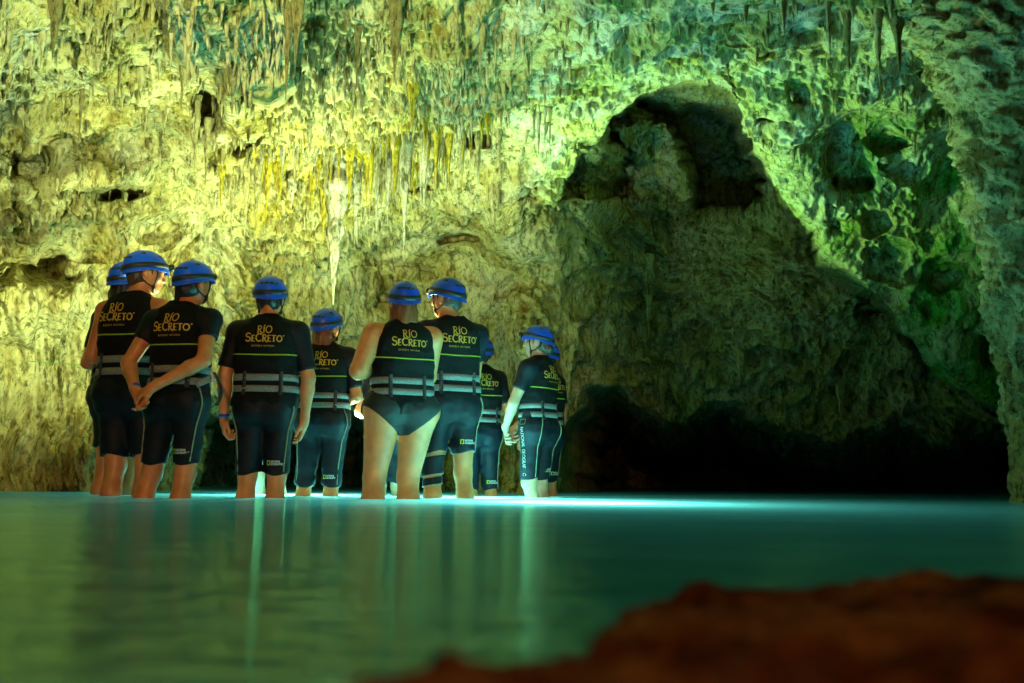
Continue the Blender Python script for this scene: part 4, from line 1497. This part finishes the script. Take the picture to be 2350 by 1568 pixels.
    link('head_lamp_strap', np_mesh('head_lamp_strap', np.concatenate(rws), grid_faces(4, nphi, True)), M_strap, he)
    # lamp housing at the front: bracket + barrel
    lp = shell_pt(np.array([0.0]), zf(np.array([0.0])), 0.0)[0]
    barrel = tube_mesh('head_lamp', [lp + np.array([0, -0.006, 0.002]), lp + np.array([0, 0.010, 0.002]), lp + np.array([0, 0.011, 0.002]), lp + np.array([0, 0.032, 0.0]), lp + np.array([0, 0.036, 0.0])], [0.016, 0.016, 0.023, 0.023, 0.020], 14)
    link('head_lamp', barrel, M_black, he)
    # vents
    for p_, zz, ln in [(math.pi - 0.52, 1.706, 0.016), (math.pi - 0.20, 1.708, 0.019), (math.pi + 0.14, 1.708, 0.019), (math.pi + 0.46, 1.706, 0.016), (math.pi - 1.15, 1.742, 0.018), (math.pi + 1.15, 1.742, 0.018), (0.9, 1.742, 0.018), (-0.9, 1.742, 0.018)]:
        ring_ = []
        for t in np.linspace(0, 2 * math.pi, 12, endpoint=False):
            ring_.append(shell_pt(np.array([p_ + ln / 0.11 * math.cos(t)]), np.array([zz + 0.0085 * math.sin(t) * (1 - 0.35 * math.cos(t))]), 0.0016)[0])
        ring_ = np.array(ring_)
        cen = ring_.mean(0)
        inn = cen + (ring_ - cen) * 0.7 + (cen - hx0) / np.linalg.norm(cen - hx0) * 0.0022
        V = np.concatenate([ring_, inn, [inn.mean(0)]])
        Fq = [(i, (i + 1) % 12, 12 + (i + 1) % 12, 12 + i) for i in range(12)] + [(12 + i, 12 + (i + 1) % 12, 24, 24) for i in range(12)]
        me = bpy.data.meshes.new('vent')
        me.from_pydata([tuple(v) for v in V], [], [q if q[2] != q[3] else q[:3] for q in Fq])
        link('vent', me, M_black, he)
    # chin straps
    for sx in (-1, 1):
        j = np.array([sx * 0.066, 0.040, 1.548])
        link('chin_strap', tube_mesh('chin_strap', [(sx * 0.088, 0.045, 1.655), (sx * 0.086, 0.050, 1.62), (sx * 0.075, 0.046, 1.575), j, (sx * 0.035, 0.050, 1.522), (0, 0.052, 1.515)], [0.0052] * 6, 6), M_strap, he)
        link('chin_strap', tube_mesh('chin_strap', [(sx * 0.078, -0.060, 1.63), (sx * 0.078, -0.045, 1.595), (sx * 0.075, -0.005, 1.565), j], [0.0048] * 4, 6), M_strap, he)
        link('buckle', tube_mesh('buckle', [j + np.array([sx * 0.003, 0.0, 0.014]), j + np.array([sx * 0.004, 0, 0.0]), j + np.array([0, 0.004, -0.018])], [0.008, 0.011, 0.008], 8), M_black, he)
    # eyes and lips
    for sx in (-1, 1):
        e_ = bpy.data.meshes.new('eye')
        V = []
        for i in range(5):
            for k in range(10):
                t, f_ = math.pi * i / 4, 2 * math.pi * k / 10
                V.append((sx * 0.030 + 0.012 * math.sin(t) * math.cos(f_), 0.080 + 0.011 * math.cos(t), 1.634 + 0.0075 * math.sin(t) * math.sin(f_)))
        eo = link('eye', np_mesh('eye', V, grid_faces(5, 10, True)), M_eye, body_o)
        eo.matrix_local = HM
        eb = link('eyebrow', tube_mesh('eyebrow', [(sx * 0.012, 0.101, 1.652), (sx * 0.030, 0.099, 1.656), (sx * 0.048, 0.088, 1.651)], [0.003, 0.004, 0.002], 6), hm, body_o)
        eb.matrix_local = HM
    lo_ = link('lips', tube_mesh('lips', [(-0.022, 0.093, 1.571), (-0.010, 0.0995, 1.572), (0, 0.1005, 1.5715), (0.010, 0.0995, 1.572), (0.022, 0.093, 1.571)], [0.002, 0.005, 0.0055, 0.005, 0.002], 6), M_lip, body_o)
    lo_.matrix_local = HM
    if g('glasses'):
        for sx in (-1, 1):
            t = np.linspace(0, 2 * math.pi, 20)
            rim = np.stack([sx * 0.034 + 0.022 * np.cos(t), np.full(20, 0.112), 1.632 + 0.016 * np.sin(t)], 1)
            gl = link('spectacles', tube_mesh('spectacles', np.concatenate([rim, [(sx * 0.058, 0.112, 1.634), (sx * 0.082, 0.095, 1.634), (sx * 0.088, 0.0, 1.632)]]), 0.0022, 6), M_black, root)
            gl.matrix_local = HM
    # wristbands
    for sx in g('bands', ()):
        elb, wri = (np.array(q, float) for q in g('arms', ARM_DOWN)[sx])
        e = (wri - elb) / np.linalg.norm(wri - elb)
        a_ = np.cross(e, [0.3, 0.2, 0.9])
        a_ /= np.linalg.norm(a_)
        b_ = np.cross(e, a_)
        t = np.linspace(0, 2 * math.pi, 20, endpoint=False)
        V = np.concatenate([wri + e * o_ + rr_ * (np.cos(t)[:, None] * a_ + np.sin(t)[:, None] * b_) for o_, rr_ in ((-0.030, 0.030), (-0.030, 0.0345), (-0.008, 0.0335), (-0.008, 0.029))])
        link('wristband', np_mesh('wristband', V, grid_faces(4, 20, True)), M_band, root)
    return root, dict(leg=legs, fn=lambda Pt: field_pts(body, Pt), vfn=vfn, vest=ves, shorts=sh_o)


people = [
    dict(u=600, d=6.3, top=633, rz=3, yaw=4, label='stocky person with both arms hanging, back squarely to the camera, fourth from the left', hem=0.492, bw=1.08, vw=1.10, aw=1.05, lw=1.02, hair='short', hair_col='black', skin='fair', sleeve=0.84,
         feet={-1: (-0.10, 0), 1: (0.085, 0)}, arms={-1: ((-0.262, -0.02, 1.12), (-0.262, 0.02, 0.845)), 1: ((0.268, 0.0, 1.11), (0.235, 0.12, 0.85))}, bands=(-1,),
         hands={-1: ((0.02, 0.1, -1), (1, 0.3, 0), 1, (0.55, 0.9, 0.6))}),
    dict(u=398, d=5.9, top=598, rz=-10, yaw=-22, head_off=(0.05, 0.01), label='person with hands clasped behind the back and a blue wristband', hem=0.545, bw=1.0, vw=0.92, hair='pony', hair_col='black', skin='tan', sleeve=0.48,
         feet={-1: (-0.235, 0.02), 1: (0.045, 0.0)}, knees={-1: (-0.165, 0.03), 1: (0.055, 0.02)}, bands=(-1,), belts=True,
         arms={-1: ((-0.285, -0.10, 1.135), (-0.165, -0.205, 0.965)), 1: ((0.215, -0.13, 1.145), (-0.035, -0.225, 0.985))},
         hands={-1: ((0.45, -0.12, -0.55), (-0.2, -1, 0.1), -1, (0.35, 0.5, 0.4)), 1: ((-0.75, -0.10, -0.45), (0.1, 0.6, -0.8), 1, (0.45, 0.8, 0.5))}),
    dict(u=282, d=6.45, top=573, rz=-14, yaw=-42, nod=4, head_off=(0.03, 0.02), label='tall person in a sleeveless vest with bare shoulders, looking right', hem=0.54, shirt=False, bw=1.05, vw=1.02, hair='short', hair_col='brown', skin='tan',
         feet={-1: (-0.06, 0.0), 1: (0.14, 0.03)}, arms=ARM_FRONT, hands_show=False, loose=0.016, thigh_logo=False, seams=False, logo_x=-0.025),
    dict(u=262, d=7.0, top=600, rz=-20, yaw=0, fine=False, label='mostly hidden person standing behind the tall one, only helmet edge and left leg showing', hem=0.60, bw=0.95, vw=0.95, hair='long', hair_col='black', skin='tan', logo=False,
         feet={-1: (-0.09, 0), 1: (0.10, 0)}, arms=ARM_FRONT, hands_show=False, thigh_logo=False, seams=False, bands=()),
    dict(u=735, d=7.2, top=708, rz=-2, yaw=-28, nod=-6, tilt=6, label='person with loose reddish hair seen between the two nearest pairs, bright water behind the legs', hem=0.425, bw=1.04, vw=1.03, hips=1.08, lw=1.02, hair='long', hair_col='ginger', skin='fair', sleeve=0.8,
         feet={-1: (-0.145, 0), 1: (0.07, 0)}, arms={-1: ((-0.26, 0.0, 1.12), (-0.10, 0.20, 1.08)), 1: ((0.255, -0.02, 1.10), (0.09, 0.21, 1.07))}, hands_show=False, short_mat=M_neo_blue),
    dict(u=915, d=6.4, top=645, rz=24, yaw=-14, label='ginger-haired person in a black swimsuit bottom with bare legs and bare bent arm', swim=True, shirt=False, bw=1.12, vw=1.10, hips=1.34, lw=1.42, aw=1.38, plump=True, hair='long', hair_col='ginger', skin='fair',
         feet={-1: (-0.215, -0.02), 1: (0.055, 0.02)}, knees={-1: (-0.165, 0.0), 1: (0.070, 0.03)}, arms={-1: ((-0.305, -0.05, 1.155), (-0.13, 0.22, 1.22)), 1: ((0.225, 0.13, 1.16), (0.06, 0.27, 1.22))}, hands_show=False, vest_dz=0.0),
    dict(u=1030, d=6.85, top=638, rz=24, yaw=34, head_off=(-0.035, 0.0), label='grey-haired person in glasses with a black brace on one knee', hem=0.615, bw=1.04, vw=1.0, hair='short', hair_col='grey', skin='tan', sleeve=0.6, glasses=True,
         feet={-1: (-0.135, -0.02), 1: (0.105, -0.02)}, arms={-1: ((-0.225, 0.08, 1.13), (-0.08, 0.27, 1.12)), 1: ((0.215, 0.12, 1.14), (0.08, 0.28, 1.12))}, hands_show=False),
    dict(u=1098, d=8.0, top=772, rz=24, yaw=10, fine=False, label='half-hidden person in long dark shorts behind the one with the knee brace', hem=0.42, bw=1.0, hair='short', hair_col='black', skin='fair', sleeve=0.8,
         feet={-1: (-0.06, 0), 1: (0.13, 0)}, arms=ARM_FRONT, hands_show=False, short_mat=M_neo_blue),
    dict(u=1232, d=7.5, top=746, rz=58, yaw=18, label='person in profile facing left with hands clasped in front and head lamp showing', hem=0.515, bw=0.95, vw=0.90, hips=1.05, hair='bun', hair_col='brown', skin='pale', sleeve=0.62, short_mat=M_neo_blue,
         feet={-1: (-0.085, 0.0), 1: (0.095, 0.02)}, arms={-1: ((-0.225, 0.09, 1.12), (-0.070, 0.265, 0.930)), 1: ((0.22, 0.09, 1.12), (0.045, 0.285, 0.905))}, side_text=True, seam_ang=-62,
         hands={-1: ((0.72, 0.12, -0.60), (0.1, -1.0, 0.1), 1, (0.5, 0.8, 0.5)), 1: ((-0.75, 0.02, -0.50), (0.1, -1.0, 0.0), -1, (0.5, 0.8, 0.5))}),
    dict(u=1249, d=8.25, top=782, rz=48, yaw=10, fine=False, label='person almost wholly hidden behind the one seen in profile', hem=0.5, bw=0.98, hair='short', hair_col='black', skin='tan', sleeve=0.75,
         feet={-1: (-0.09, 0), 1: (0.09, 0)}, short_mat=M_neo_blue),
    dict(u=884, d=7.7, top=784, rz=10, yaw=0, head_off=(-0.12, 0.0), fine=False, label='person hidden behind the raised arm of the one in the swimsuit', hem=0.5, bw=0.9, vw=0.86, hair='short', hair_col='black', skin='pale', sleeve=0.6, logo=False,
         feet={-1: (-0.02, 0), 1: (0.12, 0)}, arms=ARM_FRONT, hands_show=False, belts=True, thigh_logo=False),
    dict(u=606, d=7.75, top=728, rz=170, yaw=0, fine=False, label='guide hidden behind the stocky person, only brightly lit calves showing between the legs', hem=0.60, bw=0.9, vw=0.9, hair='short', hair_col='black', skin='pale', sleeve=0.5, logo=False,
         feet={-1: (-0.135, 0), 1: (0.035, 0)}, arms=ARM_FRONT, hands_show=False, thigh_logo=False, seams=False),
]
built = [make_person(s_) for s_ in people]

# knee brace on the left leg of the grey-haired person: two wide wraps and a strap
root6, dat6 = built[6]
lg = dat6['leg'][-1]
lfn = lambda Pt: field_pts(lg, Pt)


def wrap(name, z0, z1, lift, mat, parent, gap=None, seam=True):
    n, m_ = 40, 8
    zc = 0.5 * (z0 + z1)
    k_, a_ = lg[0][2], lg[2][2]
    cx = np.interp(zc, [a_[2], k_[2], 0.9], [a_[0], k_[0], -0.088])
    cyy = np.interp(zc, [a_[2], k_[2], 0.9], [a_[1], k_[1], 0.0])
    th = np.linspace(0, 2 * math.pi, n, endpoint=False)
    rows = []
    zz = [z0] + list(np.linspace(z0, z1, m_)) + [z1]
    for i, z in enumerate(zz):
        dv = np.stack([-np.cos(th), -np.sin(th), 0 * th], 1)
        zq = z + 0.012 * np.cos(th + 0.6)
        og = np.stack([cx + 0 * th, cyy + 0 * th, zq], 1) - dv * 0.2
        hit, ok = march(lfn, og, dv, 0.2, 60)
        rows.append(hit - dv * (0.001 if i in (0, len(zz) - 1) else lift))
    return link(name, np_mesh(name, np.concatenate(rows), grid_faces(len(rows), n, True)), mat, parent)


br = wrap('knee_brace', 0.470, 0.590, 0.008, M_neo, root6)
wrap('brace_strap', 0.405, 0.450, 0.010, M_neo, br)
wrap('brace_edge', 0.588, 0.594, 0.010, M_seam, br)
wrap('brace_edge', 0.464, 0.470, 0.010, M_seam, br)
wrap('brace_edge', 0.400, 0.405, 0.011, M_seam, br)

# loose webbing tail, buckle and coiled leash at the hip of the one with clasped hands
vest2 = built[1][1]['vest']
link('strap_tail', tube_mesh('strap_tail', [(0.165, -0.115, 1.000), (0.185, -0.105, 1.015), (0.215, -0.075, 1.035), (0.232, -0.050, 1.050)], 0.020, 8, 0.18), M_belt, vest2)
link('buckle', tube_mesh('buckle', [(0.226, -0.058, 1.090), (0.240, -0.045, 1.060), (0.236, -0.050, 1.020)], [0.008, 0.014, 0.008], 8, 0.5), M_white, vest2)
tt_ = np.linspace(0, 1, 160)
cx_ = 0.236 + 0.055 * np.sin(tt_ * 2.6)
link('coiled_leash', tube_mesh('coiled_leash', np.stack([cx_ + 0.010 * np.cos(tt_ * 120), -0.045 + 0.010 * np.sin(tt_ * 120), 1.085 - 0.20 * tt_], 1), 0.0035, 5), M_strap, vest2)

# hand torch standing in the shallows behind the group: barrel, head, glowing lens
m, nt, N, L, Pb = new_mat('torch_lens_glow')
Pb.inputs['Base Color'].default_value = (0.9, 0.9, 0.85, 1)
Pb.inputs['Emission Color'].default_value = (1.0, 0.97, 0.85, 1)
Pb.inputs['Emission Strength'].default_value = 25.0


m2_, nt, N, L, Pb = new_mat('added_lens_glow')  # lens of the added submerged lamps
Pb.inputs['Base Color'].default_value = (0.9, 0.9, 0.85, 1)
Pb.inputs['Emission Color'].default_value = (0.8, 1.0, 1.0, 1)
Pb.inputs['Emission Strength'].default_value = 4.0


def torch(x, y, zt, zb, label):  # body of the pole torch and of the added submerged lamps
    tb = bpy.data.objects.new('torch_unit', None)
    col.objects.link(tb)
    tb.location = (x, y, zb)
    tag(tb, label, 'torch')
    h = zt - zb
    link('barrel', tube_mesh('barrel', [(0, 0, 0), (0, 0, h - 0.11)], 0.018, 12), M_black, tb)
    link('torch_head', tube_mesh('torch_head', [(0, 0, h - 0.115), (0, 0, h - 0.10), (0, 0, h - 0.075)], [0.019, 0.034, 0.036], 16), M_black, tb)
    link('lens', tube_mesh('lens', [(0, 0, h - 0.0745), (0, 0, h - 0.068)], [0.033, 0.031], 16), m if zt > 0 else m2_, tb)


torch(TORCH[0], TORCH[1], float(TORCH[2]), -0.34, 'lit torch on a black pole low over the water behind the legs')
torch(GLOW_LAMPS[0][0][0], GLOW_LAMPS[0][0][1], -0.205, -0.34, 'added submerged lamp lighting the milky water from below behind the group, left one')
torch(GLOW_LAMPS[1][0][0], GLOW_LAMPS[1][0][1], -0.205, -0.34, 'added submerged lamp lighting the milky water from below behind the knee brace')
torch(GLOW_LAMPS[2][0][0], GLOW_LAMPS[2][0][1], -0.205, -0.34, 'added submerged lamp lighting the milky water from below right of the profile person')

# walking stick
b0, b1 = at(943, 1139, 7.3), at(946, 1040, 7.35)
st = tube_mesh('walking_stick', [(b0[0] - 0.005, b0[1], -0.33), (b0[0], b0[1], 0.0), (b0[0] + 0.008, b0[1], 0.15), (b1[0], b1[1], b1[2]), (b1[0] + 0.012, b1[1], b1[2] + 0.28)], [0.014, 0.015, 0.0165, 0.015, 0.014], 10)
M_wood = simple_mat('pale_wood', (0.42, 0.30, 0.12), 0.6, 0.35, 30, 0.4, 120, stretch=(1, 1, 0.1))
so_ = link('walking_stick', st, M_wood)
tag(so_, 'pale wooden walking stick standing in the water beside the knee brace', 'walking stick')

# green guide lines
M_cord = simple_mat('green_cord', (0.03, 0.30, 0.03), 0.6, 0.2, 60)


def cord(pts, label, rad=0.0026, n=40, sag=0.0):
    pts = np.array(pts)
    t = np.linspace(0, len(pts) - 1, n)
    Q_ = np.stack([np.interp(t, range(len(pts)), pts[:, i]) for i in range(3)], 1)
    Q_[:, 2] -= sag * np.sin(np.linspace(0, math.pi, n))
    o_ = link('guide_line', tube_mesh('guide_line', Q_, rad, 6), M_cord)
    tag(o_, label, 'cord')


cord([at(1330, -25, 5.7), at(1690, 140, 6.2), at(1990, 275, 6.6), at(2240, 392, 6.9)], 'thin green line crossing the vault towards the right-hand column')
cord([at(-40, 822, 8.3), at(160, 836, 8.35), at(330, 850, 8.4), at(540, 873, 8.5), at(660, 875, 8.6)], 'thin green line stretched low along the left wall behind the group')
